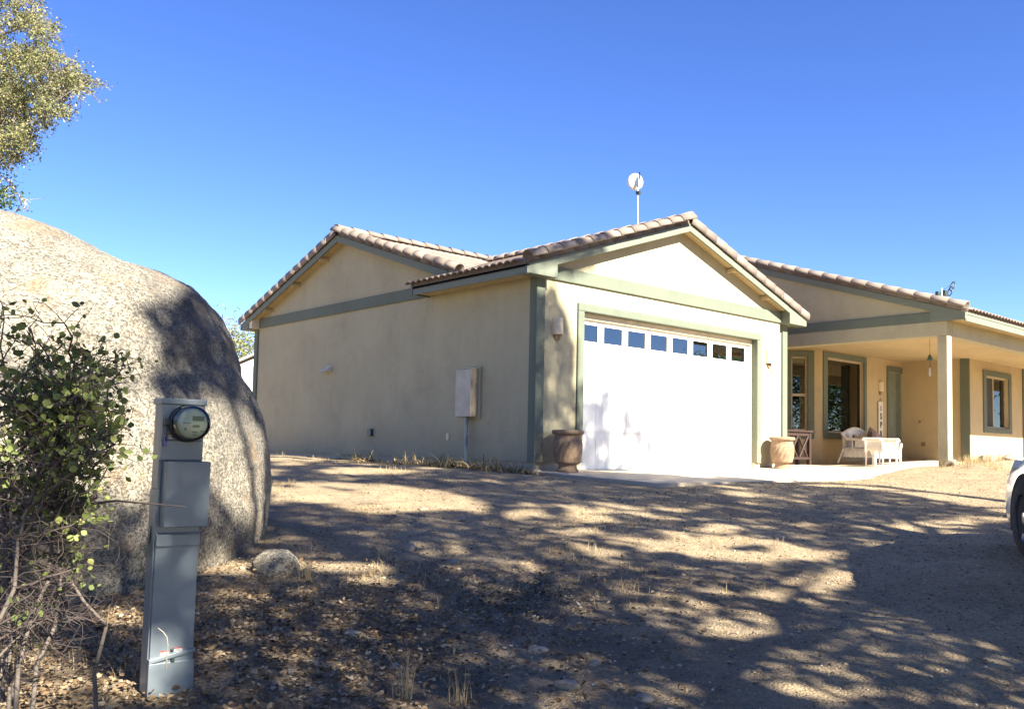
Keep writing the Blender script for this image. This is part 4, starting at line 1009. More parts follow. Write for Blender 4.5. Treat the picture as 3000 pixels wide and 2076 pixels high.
# ------------------------------------------------------------------ foliage helpers
def rand_frames(n, up=.4):
    a = rng.normal(size=(n, 3)); a /= np.linalg.norm(a, axis=1, keepdims=True)
    b = rng.normal(size=(n, 3)); b -= (a*b).sum(1, keepdims=True)*a; b /= np.linalg.norm(b, axis=1, keepdims=True)
    return a, b
def leaves(name, P, size, m, parent=None, aspect=.55, tint=None, flat=0, kind=None, fold=.18, hexa=False):
    """each leaf: 6 vertices, 4 triangles folded along its midrib"""
    n = len(P); a, b = rand_frames(n)
    if flat:
        a[:, 2] *= (1-flat); a /= np.linalg.norm(a, axis=1, keepdims=True); b -= (a*b).sum(1, keepdims=True)*a; b[:, 2] *= (1-flat); b /= np.linalg.norm(b, axis=1, keepdims=True)
    c_ = np.cross(a, b); s_ = (size*rng.uniform(.65, 1.3, n))[:, None]
    w_ = s_*aspect*.5
    if tint is None: tint = rng.uniform(0, 1, n)
    if hexa:
        V = np.stack([P - a*s_*.5, P + b*w_*.85 + c_*s_*fold - a*s_*.25, P + b*w_ + c_*s_*fold + a*s_*.12, P + a*s_*.5, P - b*w_ + c_*s_*fold*.6 + a*s_*.12, P - b*w_*.85 + c_*s_*fold - a*s_*.25], 1)
        i = np.arange(n)*6
        F = np.concatenate([np.stack([i, i+1, i+2, i+3], 1), np.stack([i, i+3, i+4, i+5], 1)])
        o = np_mesh(name, V, F, m, parent, np.repeat(tint, 6))
    else:
        V = np.stack([P - a*s_*.5, P + b*w_ + c_*s_*fold - a*s_*.05, P + a*s_*.5, P - b*w_ + c_*s_*fold - a*s_*.05], 1)
        i = np.arange(n)*4
        F = np.concatenate([np.stack([i, i+1, i+2], 1), np.stack([i, i+2, i+3], 1)])
        o = np_mesh(name, V, F, m, parent, np.repeat(tint, 4))
    if kind: o['kind'] = kind
    return o
def blades(name, P, h_, w_, m, parent=None, lean=.5, seg=4, tint=None, curl=.6):
    n = len(P); az = rng.uniform(0, 2*math.pi, n); H = h_*rng.uniform(.45, 1.2, n); ln_ = lean*rng.uniform(.2, 1.4, n)
    d = np.stack([np.cos(az), np.sin(az), 0*az], 1); sd = np.stack([-np.sin(az), np.cos(az), 0*az], 1)
    rows = []
    for k in range(seg+1):
        t_ = k/seg; up = H*(t_ - curl*.5*t_*t_*ln_); out = H*ln_*t_**1.7
        c_ = P + d*out[:, None] + np.array([[0, 0, 1.]])*up[:, None]; ww = w_*(1-t_*.85)
        rows += [c_ - sd*ww/2, c_ + sd*ww/2]
    V = np.stack(rows, 1); q = 2*(seg+1); i = np.arange(n)*q
    F = np.concatenate([np.stack([i+2*k, i+2*k+1, i+2*k+3, i+2*k+2], 1) for k in range(seg)])
    if tint is None: tint = rng.uniform(0, 1, n)
    return np_mesh(name, V, F, m, parent, np.repeat(tint, q))

# --- leaf litter
def scatter(n, x0, x1, y0, y1, dens):
    x = rng.uniform(x0, x1, n); y = rng.uniform(y0, y1, n); k = rng.uniform(0, 1, n) < dens(x, y); return x[k], y[k]
def litter_d(x, y):
    d1 = np.exp(-(((x+7.6)/1.5)**2 + ((y+5.3)/1.5)**2))*1.6
    d2 = np.exp(-(((x+5.6)/1.2)**2 + ((y+5.7)/.8)**2))*.35
    return np.clip((d1 + d2)*(.25+1.1*fbm(x*2.2, y*2.2, 4, 40)), 0, 1)
x, y = scatter(60000, -10.5, -3.5, -9.5, -3, litter_d)
leaves('leaf_litter', np.stack([x, y, gz(x, y)+rng.uniform(.004, .035, len(x))], 1), .030, M['litter'], hexa=True, flat=.75, kind='stuff', aspect=.6).data
x, y = scatter(26000, -9, 4, -9, 1, lambda x, y: np.clip((fbm(x*1.3, y*1.3, 4, 77)-.45)*1.8, 0, .5)*(x < 2.5-.0*y)*(1-.6*((x > -2.5) & (y < -3))))
leaves('leaf_litter', np.stack([x, y, gz(x, y)+rng.uniform(.003, .02, len(x))], 1), .030, M['litter'], flat=.85, kind='stuff', aspect=.5, tint=rng.beta(1.2, 1.6, len(x)))
x, y = scatter(3800, -6.0, -4.5, -6.1, -4.9, lambda x, y: np.exp(-(((x+5.25)/.35)**2+((y+5.45)/.25)**2)))
leaves('leaf_litter', np.stack([x, y, gz(x, y)+rng.uniform(.005, .05, len(x))], 1), .042, leaf_mat('grey_leaf', [(0, (.05, .045, .035)), (.6, (.13, .12, .09)), (1, (.30, .27, .2))], .05), flat=.7, kind='stuff', aspect=.3)
# --- gravel
def gravel(n, x0, x1, y0, y1, dens, smin, smax, name='gravel'):
    x, y = scatter(n, x0, x1, y0, y1, dens); n = len(x); z = gz(x, y)
    o_ = np.array([[1,0,0],[-1,0,0],[0,1,0],[0,-1,0],[0,0,1],[0,0,-1]], float)
    s_ = smin + (smax-smin)*rng.uniform(0, 1, n)**4
    V = o_[None]*(s_[:, None, None]*rng.uniform(.6, 1.1, (n, 6, 1)))*np.array([1, 1, .65]) 
    a = rng.uniform(0, 6.3, n); c_, sn = np.cos(a), np.sin(a)
    V = np.stack([V[..., 0]*c_[:, None]-V[..., 1]*sn[:, None], V[..., 0]*sn[:, None]+V[..., 1]*c_[:, None], V[..., 2]], -1) + np.stack([x, y, z+.2*s_], 1)[:, None]
    f = np.array([[0,2,4],[2,1,4],[1,3,4],[3,0,4],[2,0,5],[1,2,5],[3,1,5],[0,3,5]]); F = (np.arange(n)[:, None, None]*6 + f[None]).reshape(-1, 3)
    o = np_mesh(name, V, F, M['gravel'], None, np.repeat(rng.uniform(0, 1, n), 6)); o['kind'] = 'stuff'
gravel(26000, -9, 3, -9.8, -1, lambda x, y: np.clip(np.exp(-(np.hypot(x+8.5, y+9.5)-2)/5)*(.35+.9*fbm(x*1.1, y*1.1, 3, 88)), 0, 1), .004, .017)
gravel(3500, -8, 6, -9, 0, lambda x, y: .6+0*x, .008, .022)
gravel(26000, -7, 8, -8.5, -2.4, lambda x, y: np.clip(.3+.9*fbm(x*1.5, y*1.5, 3, 99), 0, 1), .006, .016)
x, y = scatter(16000, -7, 7, -8.5, 3, lambda x, y: np.clip((fbm(x*1.9, y*1.9, 4, 171)-.4)*2.2, 0.03, .8)*((x < -.1) | (y < -2.6)))
leaves('leaf_litter', np.stack([x, y, gz(x, y)+rng.uniform(.003, .014, len(x))], 1), .026, M['litter'], flat=.85, kind='stuff', aspect=.5, tint=rng.beta(1, 2.5, len(x)))

# --- dry grass
def tufts(name, cs, n_each, h_, rad, w_=.004, lean=.6, tint=None):
    P = []
    for (cx, cy) in cs:
        k = int(n_each*rng.uniform(.6, 1.4)); r_ = np.abs(rng.normal(0, rad, k)); a = rng.uniform(0, 6.28, k); xx = cx + r_*np.cos(a); yy = cy + r_*np.sin(a)
        P.append(np.stack([xx, yy, gz(xx, yy)-.005], 1))
    P = np.concatenate(P); o = blades(name, P, h_, w_, M['drygrass'], lean=lean); o['kind'] = 'stuff'; return o
x, y = scatter(900, -7.2, -2.0, -6.4, 0.8, lambda x, y: np.clip((fbm(x*.9, y*.9, 3, 60)-.42)*3, 0, 1)); tufts('dry_grass', list(zip(x, y)), 12, .08, .08, .004)
x, y = scatter(300, -3.0, -.15, 1.0, 9.5, lambda x, y: .25+.75*np.exp(-(x+.3)**2/.2)); tufts('dry_grass', list(zip(x, y)), 10, .09, .10, .005)
x, y = scatter(900, 6.8, 18, -5.4, -2.85, lambda x, y: np.exp((-3-y)*-.0)*np.clip(1.2-(-2.9-y)*.45,.1,1)*(fbm(x*1.6, y*1.6, 3, 61) > .48)); tufts('dry_grass', list(zip(x, y)), 14, .10, .09, .007)
x, y = scatter(60, 7.8, 9.4, -3.5, -2.85, lambda x, y: 1+0*x); tufts('dry_grass', list(zip(x, y)), 12, .20, .06, .006)
x, y = scatter(120, 0, 8, -3.0, -2.5, lambda x, y: .5+0*x); tufts('dry_grass', list(zip(x, y)), 8, .06, .06, .004)
x, y = scatter(90, -9.3, -7.4, -5.8, -4.4, lambda x, y: .6+0*x); tufts('dry_grass', list(zip(x, y)), 14, .12, .06, .003)
for k, (a, b, n_, hh, lb) in enumerate([(900, 1700, 60, .24, 'tall pale dry grass clump right of the small boulder'), (1120, 1640, 34, .17, 'short straw-coloured grass tuft near the flat pale stone'), (1190, 2060, 40, .20, 'wispy dry grass clump at the bottom edge'), (1345, 2060, 30, .19, 'thin dry grass stems at the bottom edge right of the wispy clump'),
        (1210, 1370, 26, .30, 'tall dry weed against the shaded side wall'), (1565, 1395, 20, .28, 'dry twiggy weed at the garage corner'), (2070, 1409, 26, .08, 'small green-yellow grass tuft in the apron edge'), (1160, 1560, 24, .10, 'low dry tuft in the shade band')]):
    P = gp(a, b); r_ = np.abs(rng.normal(0, .035, n_)); an_ = rng.uniform(0, 6.28, n_); xx = P[0]+r_*np.cos(an_); yy = P[1]+r_*np.sin(an_)
    o = blades('grass_tuft', np.stack([xx, yy, gz(xx, yy)-.01], 1), hh, .004, M['drygrass'], lean=.35, tint=rng.uniform(.4, 1, n_)); tag(o, lb, 'grass tuft', 'separate dry grass tufts')
# dried iris row along the garage wall
x, y = scatter(4200, -1.2, -.05, -.35, 4.6, lambda x, y: np.clip(1.1 - abs(x+.55+.25*np.sin(y*2.3))*1.5, 0, 1)*np.clip(1.2-(y/4)**2, 0, 1)*np.clip((fbm(x*2.5, y*2.5, 3, 66)-.36)*5, 0, 1)); 
o = blades('dried_iris_bed', np.stack([x, y, gz(x, y)-.01], 1), .30, .026, M['iris'], lean=1.9, seg=8, curl=1.15, tint=rng.beta(1.4, 1.5, len(x))*.95); o['kind'] = 'stuff'
x, y = scatter(90, -.15, .12, -.35, -.2, lambda x, y: 1+0*x)
o = blades('dried_iris_bed', np.stack([x, y, gz(x, y)], 1), .13, .012, M['iris'], lean=1.3, seg=5, curl=.9, tint=.6+0*x); o['kind'] = 'stuff'
x, y = scatter(5000, -1.1, .1, -.5, 5.2, lambda x, y: .8*np.clip(1.1 - abs(x+.4)*1.2, 0, 1))
leaves('leaf_litter', np.stack([x, y, gz(x, y)+.01], 1), .035, M['litter'], flat=.8, kind='stuff', tint=rng.uniform(0, .5, len(x)))

# ------------------------------------------------------------------ bush
def pxpt(x, y, D): return CAM + (FW + RT*((x-1500)/2594) - UP*((y-1141.5)/2594))*D
def curve(A, B, n=8, sag=.1, j=.03):
    A, B = Vector(A), Vector(B); d = (B-A).length; mid = Vector((random.gauss(0, 1), random.gauss(0, 1), random.gauss(.2, .6)))*sag*d
    return [A.lerp(B, k/n) + mid*math.sin(math.pi*k/n) + Vector((random.gauss(0, j), random.gauss(0, j), random.gauss(0, j)))*d*(0 < k < n)*.5 for k in range(n+1)]
bush = thing('shrub', 'green-leaved twiggy shrub with bare lower branches in front of the boulder', 'shrub', tuple(pxpt(60, 1900, 3.3)))
binv = -bush.location
bmb = MB(); tmb = MB(); lp = []
base = [Vector(pxpt(random.uniform(-120, 120), 1960, random.uniform(3.0, 3.9))) for _ in range(9)]
for b_ in base: b_.z = float(gbase(b_.x, b_.y)) - .03
targets = []
# (cx, cy, rx, ry, n, leafy)
for cx, cy, rx, ry, n_, lf in ((265, 1080, 130, 85, 22, .8), (290, 1210, 130, 90, 22, 1.0), (110, 1230, 120, 90, 16, .7), (40, 950, 70, 70, 7, .6), (60, 1080, 80, 60, 8, .6), (150, 1380, 190, 110, 24, .7), (280, 1330, 90, 60, 8, .35), (150, 1560, 200, 110, 18, .4), (60, 1750, 150, 90, 10, .14), (-150, 1150, 150, 200, 8, .6), (200, 1800, 130, 70, 5, .05)):
    for _ in range(n_):
        a = random.uniform(0, 6.28); r_ = math.sqrt(random.random()); targets.append((Vector(pxpt(cx+rx*r_*math.cos(a), cy+ry*r_*math.sin(a), random.uniform(2.9, 4.0))), lf))
# main stems
stems = []
for b_ in base:
    tp = Vector(pxpt(random.uniform(-150, 260), random.uniform(1150, 1350), random.uniform(3.0, 3.9))); pts = curve(b_, tp, 10, .12, .02); bmb.tube(pts, [.0085*(1-.8*k/10)+.0018 for k in range(11)], 6); stems += pts[3:]
for T_, lf in targets:
    st_ = min(random.sample(stems, 14), key=lambda s_: (s_-T_).length + (.3 if s_.z > T_.z else 0))
    pts = curve(st_, T_, 8, .14, .05); (bmb if random.random() < .3 else tmb).tube(pts, [.0048*(1-.8*k/8)+.0008 for k in range(9)], 5)
    for k in range(2, 9):
        for _ in range(2):
            if random.random() < .85:
                d = Vector((random.gauss(0, 1), random.gauss(0, 1), random.gauss(.25, .9))).normalized(); ln_ = random.uniform(.04, .16); q_ = pts[k] + d*ln_; pp = curve(pts[k], q_, 4, .15, .05); tmb.tube(pp, [.0019, .0017, .0014, .0011, .0007], 3, cap=False)
                for s_ in range(1, 5):
                    for _ in range(4):
                        if random.random() < lf*.19: lp.append(pp[s_] + Vector((random.gauss(0, .011), random.gauss(0, .011), random.gauss(0, .011))))
for _ in range(420):     # bare crossing twigs low down
    A = Vector(pxpt(random.uniform(-120, 240), random.uniform(1350, 1980), random.uniform(2.9, 3.9))); d = Vector((random.gauss(0, 1), random.gauss(0, 1), random.gauss(.3, .6))).normalized()
    if A.z > float(gbase(A.x, A.y)): tmb.tube(curve(A, A + d*random.uniform(.08, .26), 5, .15, .06), [.002, .0018, .0015, .0013, .001, .0008], 3, cap=False)
# a long twig crossing in front of the pedestal
tmb.tube([pxpt(150, 1470, 3.3), pxpt(250, 1478, 3.25), pxpt(340, 1466, 3.2), pxpt(440, 1475, 3.15), pxpt(545, 1484, 3.1)], [.006, .005, .004, .003, .0012], 6)
mbs = [(bmb, 'branches', plain('shrub_bark', (.10, .08, .065), .95, var=.3, scale=30)), (tmb, 'twigs', M['dtwig'])]
for mb_, nm, mm in mbs:
    mb_.xf(Matrix.Translation(binv)); mb_.build(nm, mm, bush)
lp = np.array(lp) - np.array(bush.location)
leaves('foliage', lp, .026, M['bushleaf'], bush, aspect=.85, fold=.06, hexa=True, tint=np.clip(rng.beta(1.6, 2.2, len(lp)) + .25*(rng.uniform(0, 1, len(lp)) < .10), 0, 1))
# pale dead twig in front of the pedestal foot
dt = MB(); dt.tube([pxpt(487, 1960, 3.6), pxpt(489, 1920, 3.6), pxpt(492, 1890, 3.6), pxpt(489, 1865, 3.6), pxpt(478, 1850, 3.6), pxpt(463, 1838, 3.6)], [.0035, .003, .003, .002, .002, .001], 5); dt.tube([pxpt(488, 1905, 3.6), pxpt(472, 1912, 3.6), pxpt(458, 1923, 3.6)], .0014, 4)
tag(dt.build('dead_twig', M['twig']), 'pale dry twig standing in front of the pedestal foot', 'twig')
for A, B, lb in (((300, 2050), (400, 2030), 'pale fallen stick at the bottom edge left of the pedestal'), ((200, 1925), (375, 1975), 'dark arched stick lying in the leaves left of the pedestal')):
    P, Q = gp(*A), gp(*B); tag(MB().tube(curve(P+np.array([0,0,.02]), Q+np.array([0,0,.03]), 8, .08, .02), .005, 5, r2=.002).build('fallen_stick', M['twig' if 'pale' in lb else 'dtwig']), lb, 'stick')

# ------------------------------------------------------------------ trees
def tree_skeleton(mb, base_, top, r0, limbs, n=10):
    pts = curve(base_, top, n, .05, .02); mb.tube(pts, [r0*(1-.72*k/n) for k in range(n+1)], 10)
    for q_ in limbs:
        s_ = min(pts[2:], key=lambda s_: (s_-Vector(q_)).length*1.0 + abs(s_.z-(q_[2]-.9)))
        ps = curve(s_, q_, 7, .10, .03); mb.tube(ps, [r0*.32*(1-.88*k/7)+.004 for k in range(8)], 6)
    return pts
# oak reaching in at the top left
oc = Vector((-8.3, 3.2, 0)); 
oak = thing('oak_tree', 'olive-green oak reaching in from the top left above the boulder', 'tree', (oc.x-.6, oc.y+.2, float(gz(oc.x, oc.y))))
D_ = 11.0
cl = []
# clump silhouette in photo space -> world, with depth spread
sil = [(0, -60, 90, 80, 30), (70, 90, 95, 90, 46), (40, 230, 90, 90, 50), (130, 190, 70, 60, 26), (150, 290, 65, 40, 22), (200, 235, 55, 45, 16), (30, 320, 80, 60, 44), (250, 245, 30, 25, 6), (120, 330, 55, 22, 9), (30, 400, 65, 45, 34), (80, 420, 40, 28, 5), (15, 460, 35, 30, 7), (100, 370, 40, 14, 4), (60, 455, 18, 14, 3)]
mbo = MB(); lp = []; lt = []
limb_root = Vector(pxpt(-420, 330, D_))
trunk = curve(oak.location, limb_root + Vector((-.4, .2, 2.5)), 8, .05, .02); mbo.tube(trunk, [.24*(1-.5*k/8) for k in range(9)], 10)
mains = []
for (tx, ty) in ((60, 150), (200, 250), (130, 300), (20, 420), (-60, 40), (100, 60), (-150, 250), (-200, -50)):
    pts = curve(limb_root + Vector((random.uniform(-.2, .2), 0, random.uniform(-.3, .8))), Vector(pxpt(tx, ty, D_+random.uniform(-.8, .8))), 9, .09, .03); mbo.tube(pts, [.055*(1-.9*k/9)+.003 for k in range(10)], 6); mains += pts[2:]
sil += [(-200, 150, 220, 200, 70), (-250, -150, 260, 120, 50)]
for cx, cy, rx, ry, n_ in sil:
    for _ in range(n_):
        a = random.uniform(0, 6.28); r_ = math.sqrt(random.random()); T_ = Vector(pxpt(cx+rx*r_*math.cos(a), cy+ry*r_*math.sin(a), D_ + random.gauss(0, .55)))
        s_ = min(mains, key=lambda q_: (q_-T_).length)
        pts = curve(s_, T_, 5, .12, .05); mbo.tube(pts, [.009, .007, .0055, .004, .003, .0015], 4, cap=False)
        for _ in range(5):
            d = Vector((random.gauss(0, 1), random.gauss(0, 1), random.gauss(-.2, .8))).normalized(); q_ = T_ + d*random.uniform(.08, .22)
            mbo.tube([T_, T_.lerp(q_, .5)+Vector((0, 0, .01)), q_], [.003, .002, .001], 3, cap=False)
            for _ in range(15):
                f_ = random.uniform(.1, 1.1); lp.append(T_.lerp(q_, f_) + Vector((random.gauss(0, .035), random.gauss(0, .035), random.gauss(0, .03)))); lt.append(random.random())
# bare sprig poking out at the right tip
for A, B in (((230, 250), (295, 300)), ((215, 230), (300, 260)), ((90, 90), (150, 60)), ((120, 110), (185, 105)), ((100, 320), (210, 345))):
    P_, Q_ = Vector(pxpt(*A, D_)), Vector(pxpt(*B, D_)); pp = curve(P_, Q_, 6, .06, .03); mbo.tube(pp, [.007, .006, .005, .004, .003, .002, .001], 4)
    for k in range(1, 7):
        for _ in range(3): mbo.tube([pp[k], pp[k] + Vector((random.gauss(0, .05), random.gauss(0, .05), random.gauss(0, .05)))], .0016, 3, cap=False)
mbo.xf(Matrix.Translation(-oak.location)); mbo.build('trunk', M['bark'], oak)
leaves('crown', np.array(lp)-np.array(oak.location), .035, M['oak'], oak, aspect=.6, tint=np.array(lt))
# bare twisted branch above the boulder's top
br = MB(); A = pxpt(-120, 480, 10.5)
for B, r_ in (((35, 530), .02), ((75, 600), .012)):
    pp = curve(A if r_ > .015 else pxpt(20, 520, 10.5), pxpt(*B, 10.5), 7, .06, .03); br.tube(pp, [r_*(1-.7*k/7) for k in range(8)], 6)
    for k in range(2, 8):
        for _ in range(3):
            d = Vector((random.gauss(0, .6), random.gauss(0, .6), random.gauss(-.6, .6))); q_ = pp[k] + d.normalized()*random.uniform(.08, .3); br.tube(curve(pp[k], q_, 4, .15, .08), [.006, .005, .004, .003, .001], 4, cap=False)
sn = thing('dead_branch_tree', 'bare twisted grey branches just above the boulder top at the left edge', 'tree', (A.x-.5, A.y+.3, 0))
br.tube([(sn.location.x, sn.location.y, -.5), (sn.location.x+.1, sn.location.y, 1.5), A], [.07, .05, .022], 8)
br.xf(Matrix.Translation(-sn.location)); br.build('branches', M['twig'], sn)
lp = np.array([list(pxpt(random.gauss(10, 25), random.gauss(575, 25), 10.5+random.gauss(0, .2))) for _ in range(500)]); leaves('foliage', lp - np.array(sn.location), .04, M['oakg'], sn)

def crown_tree(name, label, base_, h_, r_, nclump, nleaf, size, m='oak', tr=.18, group=None, cr=None, low=.35):
    t_ = thing(name, label, 'tree', base_, 0, group); mb = MB(); P = []
    cz = h_*(1+low)/2; rz_ = h_*(1-low)/2
    cl_ = []
    for _ in range(nclump):
        a = random.uniform(0, 6.28); u = random.uniform(-1, 1); q_ = random.uniform(.45, 1)**.6
        cl_.append(Vector((r_*q_*math.sqrt(1-u*u)*math.cos(a), r_*q_*math.sqrt(1-u*u)*math.sin(a), cz+rz_*q_*u)))
    tree_skeleton(mb, Vector((0, 0, -.2)), Vector((random.gauss(0, .2), random.gauss(0, .2), h_*.8)), tr, cl_[::max(1, nclump//22)]); mb.build('trunk', M['bark'], t_)
    C_ = np.array(cl_); s_ = r_*.22
    P = (C_[:, None] + rng.normal(0, s_, (len(C_), nleaf, 3))*np.array([1, 1, .7])).reshape(-1, 3)
    ti = np.repeat(rng.uniform(0, .6, len(C_)), nleaf) + rng.uniform(0, .4, len(P))
    leaves('crown', P, size, M[m], t_, tint=ti); return t_
far = crown_tree('background_tree', 'yellow-green bushy tree behind the shed, seen between boulder and house', (8.2, 30.0, .3), 5.3, 2.6, 90, 130, .13)
crown_tree('background_tree', 'straw-coloured scrubby tree left of the yellow-green one, behind the boulder edge', (4.6, 32.5, .3), 5.2, 2.4, 70, 110, .13)
# pale bare bush beyond the boulder shoulder
bb = thing('bare_bush', 'sparse pale leafless bush just behind the boulder shoulder', 'shrub', (-1.6, 6.2, .1)); mb = MB(); lp = []
for _ in range(22):
    T_ = Vector(pxpt(random.uniform(600, 668), random.uniform(935, 1000), 16+random.gauss(0, .5))) - bb.location; pp = curve((random.gauss(0, .1)-1.2, random.gauss(0, .1), 1.2), T_, 6, .1, .05); mb.tube(pp, [.009, .007, .006, .005, .004, .003, .0015], 4, cap=False)
    for _ in range(6): d = Vector((random.gauss(0, 1), random.gauss(0, 1), random.gauss(0, .5))).normalized()*random.uniform(.05, .25); mb.tube([T_, T_+d], .002, 3, cap=False); lp.append(T_+d)
mb.tube([(0, 0, -.2), (-1.0, 0, .7), (-1.2, 0, 1.25)], .05, 6); mb.build('branches', M['twig'], bb); leaves('foliage', np.array([list(v) for v in lp for _ in range(2)]) + rng.normal(0, .03, (len(lp)*2, 3)), .03, M['litter'], bb)

# shed
sh = thing('shed', 'pale grey wooden shed with gable roof, seen past the far corner of the house', 'shed', (3.93+.1, 18.24, .1), math.radians(-41.4))
mb = MB(); hw = 2.0; hz = 2.25; pk = 3.22
for k in range(20):
    a0 = -hw + k*.2; a1 = a0+.195; zt0 = pk-.12-abs(a0)*.72*.62; zt1 = pk-.12-abs(a1)*.72*.62
    mb = MB(); mb.prism([(a0, 0, 0), (a1, 0, 0), (a1, 0, zt1-.05), (a0, 0, zt0-.05)], (0, .02, 0)); mb.build('siding_board', bpy.data.materials.get('shed_siding') or plain('shed_siding', (.55, .53, .52), .7, var=.08), sh)
MB().box((-hw+.02, .03, 0), (hw-.02, 3, 1.95)).build('body', bpy.data.materials['shed_siding'], sh)
sl = .446
for s_ in (-1, 1):
    MB().prism([(0, -.15, pk), (s_*(hw+.25), -.15, pk-(hw+.25)*sl), (s_*(hw+.25), -.15, pk-(hw+.25)*sl-.07), (0, -.15, pk-.07)], (0, 3.3, 0)).build('roof', plain('shed_roof', (.50, .47, .43), .8), sh)
MB().box((-.22, -.02, 2.42), (.12, -.001, 2.72)).build('vent', plain('vent_grey', (.30, .31, .33), .6), sh)

# shade trees behind the camera and off to the right: they cast the dappled shade and show in the panes
masks = [([(-11, -9.5), (7, -9.5), (4, -6), (1.6, -4.8), (2.1, -3.4), (2.8, -1.6), (1.6, -0.7), (1.0, -0.1), (-4.6, -0.1), (-11, -0.1)], 0.80), ([(-4.3, -0.0), (-3.48, -0.19), (-3.02, -0.63), (-2.73, -1.23), (-3.01, -1.93), (-3.29, -2.52), (-3.8, -2.6), (-4.07, -2.16), (-4.37, -1.56), (-4.89, -0.96)], 0.04), ([(-3.1, -2.02), (-2.28, -2.14), (-2.33, -2.86), (-2.53, -3.41), (-2.38, -3.68), (-2.78, -3.95), (-3.23, -3.55), (-3.32, -3.14), (-3.41, -2.68)], 0.5), ([(-3.53, -3.41), (-2.85, -3.99), (-3.64, -4.51), (-4.03, -4.17)], 0.5), ([(-5.95, -3.2), (-5.61, -3.1), (-5.11, -3.56), (-5.29, -3.86), (-5.75, -3.91), (-6.17, -3.91), (-6.24, -3.77)], 0.25), ([(-5.6, -2.04), (-5.09, -2.38), (-4.92, -3.14), (-5.52, -3.21), (-6.04, -2.89)], 0.55), ([(-4.87, -4.74), (-4.37, -5.0), (-5.05, -5.44), (-5.37, -5.31)], 0.3), ([(-4.56, -4.89), (-4.39, -5.1), (-4.37, -5.4), (-4.36, -5.66), (-4.53, -5.99), (-4.95, -6.05), (-4.97, -5.74), (-5.07, -5.54), (-5.17, -5.32)], 0.35), ([(-2.4, -3.38), (-2.0, -3.74), (-2.22, -4.55), (-2.39, -5.1), (-2.95, -5.55), (-3.53, -5.43), (-3.22, -4.85), (-3.18, -4.34), (-3.31, -4.01)], 0.3), ([(-0.07, -4.3), (0.17, -4.69), (-0.74, -4.92)], 0.1), ([(-1.89, -4.85), (-1.34, -4.84), (-1.74, -5.12), (-2.02, -5.04)], 0.1), ([(-5.83, -5.95), (-5.65, -5.98), (-5.75, -6.08), (-5.95, -6.06)], 0.2), ([(-5.63, -6.17), (-5.55, -6.25), (-5.74, -6.32), (-5.74, -6.25)], 0.2), ([(-7.78, -3.87), (-7.59, -3.98), (-7.83, -4.54), (-7.97, -4.4)], 0.1), ([(-9,1.2),(-6.9,-.2),(-5.95,-1.1),(-5.85,-2.55),(-6.3,-2.7),(-6.9,-2.85),(-7.8,-2.95),(-9,-2.9)], 0.0), ([(-7.18, -1.2), (-6.87, -0.77), (-6.6, -0.45), (-6.4, -.5), (-6.15, -.8), (-5.95, -1.2), (-5.8, -1.55), (-6.15, -1.72), (-6.54, -1.88), (-6.85, -2.08), (-7.17, -2.14), (-7.16, -1.83), (-7.02, -1.43)], 0.97), ([(-0.3, -0.1), (-0.3, 2.75), (0.12, 2.7), (0.35, 2.9), (0.6, 2.6), (0.82, 2.1), (0.84, 1.6), (0.95, 1.1), (0.95, 0.6), (1.0, 0.0)], 0.99), ([(-4.8,.6),(-3.5,1.2),(-2,1.0),(-.2,1.2),(-.2,-.6),(-1.3,-1.0),(-2.2,-1.8),(-2.6,-1.1),(-2.9,-.5),(-3.4,-.05),(-4.8,.1)], .92), ([(-7.98,-5.1),(-7.72,-5.1),(-7.72,-3.7),(-7.98,-3.7)], .66), ([(-8.3,-2.8),(-7.1,-2.75),(-7.1,-3.2),(-8.3,-3.3)], .3), ([(-9.0,-5.6),(-7.95,-5.6),(-7.95,-4.2),(-9.0,-4.2)], .45), ([(1.0, -0.1), (3.0, -0.1), (3.0, 0.8), (2.6, 0.9), (2.35, 1.35), (2.1, 1.0), (1.85, 1.75), (1.5, 1.5), (1.0, 1.4)], 0.40), ([(-0.5, 2.9), (1.3, 3.25), (1.0, 3.8), (-0.5, 3.5)], 0.4), ([(-4.2, 0.15), (-0.3, 0.15), (-0.3, 5.2), (-4.2, 5.2)], 0.5)]
shade_groups = [(-9.2, -15.2), (-4.9, -14.2), (-.6, -15.0), (3.6, -16.0)]
NL = 330000
a_ = rng.uniform(-11, 7, NL); b_ = rng.uniform(-9.4, 5.3, NL)
prob = np.zeros(NL)
wrp = np.where((b_ < -.6) & ~((a_ < -5.7) & (b_ > -3.05)), 1.0, .28)
aw_ = a_ + (fbm(a_*1.6, b_*1.6, 3, 201)-.5)*1.1*wrp; bw_ = b_ + (fbm(a_*1.6+9, b_*1.6, 3, 211)-.5)*.9*wrp
for poly, pr in masks:
    k = inpoly(aw_, bw_, poly); prob[k] = pr
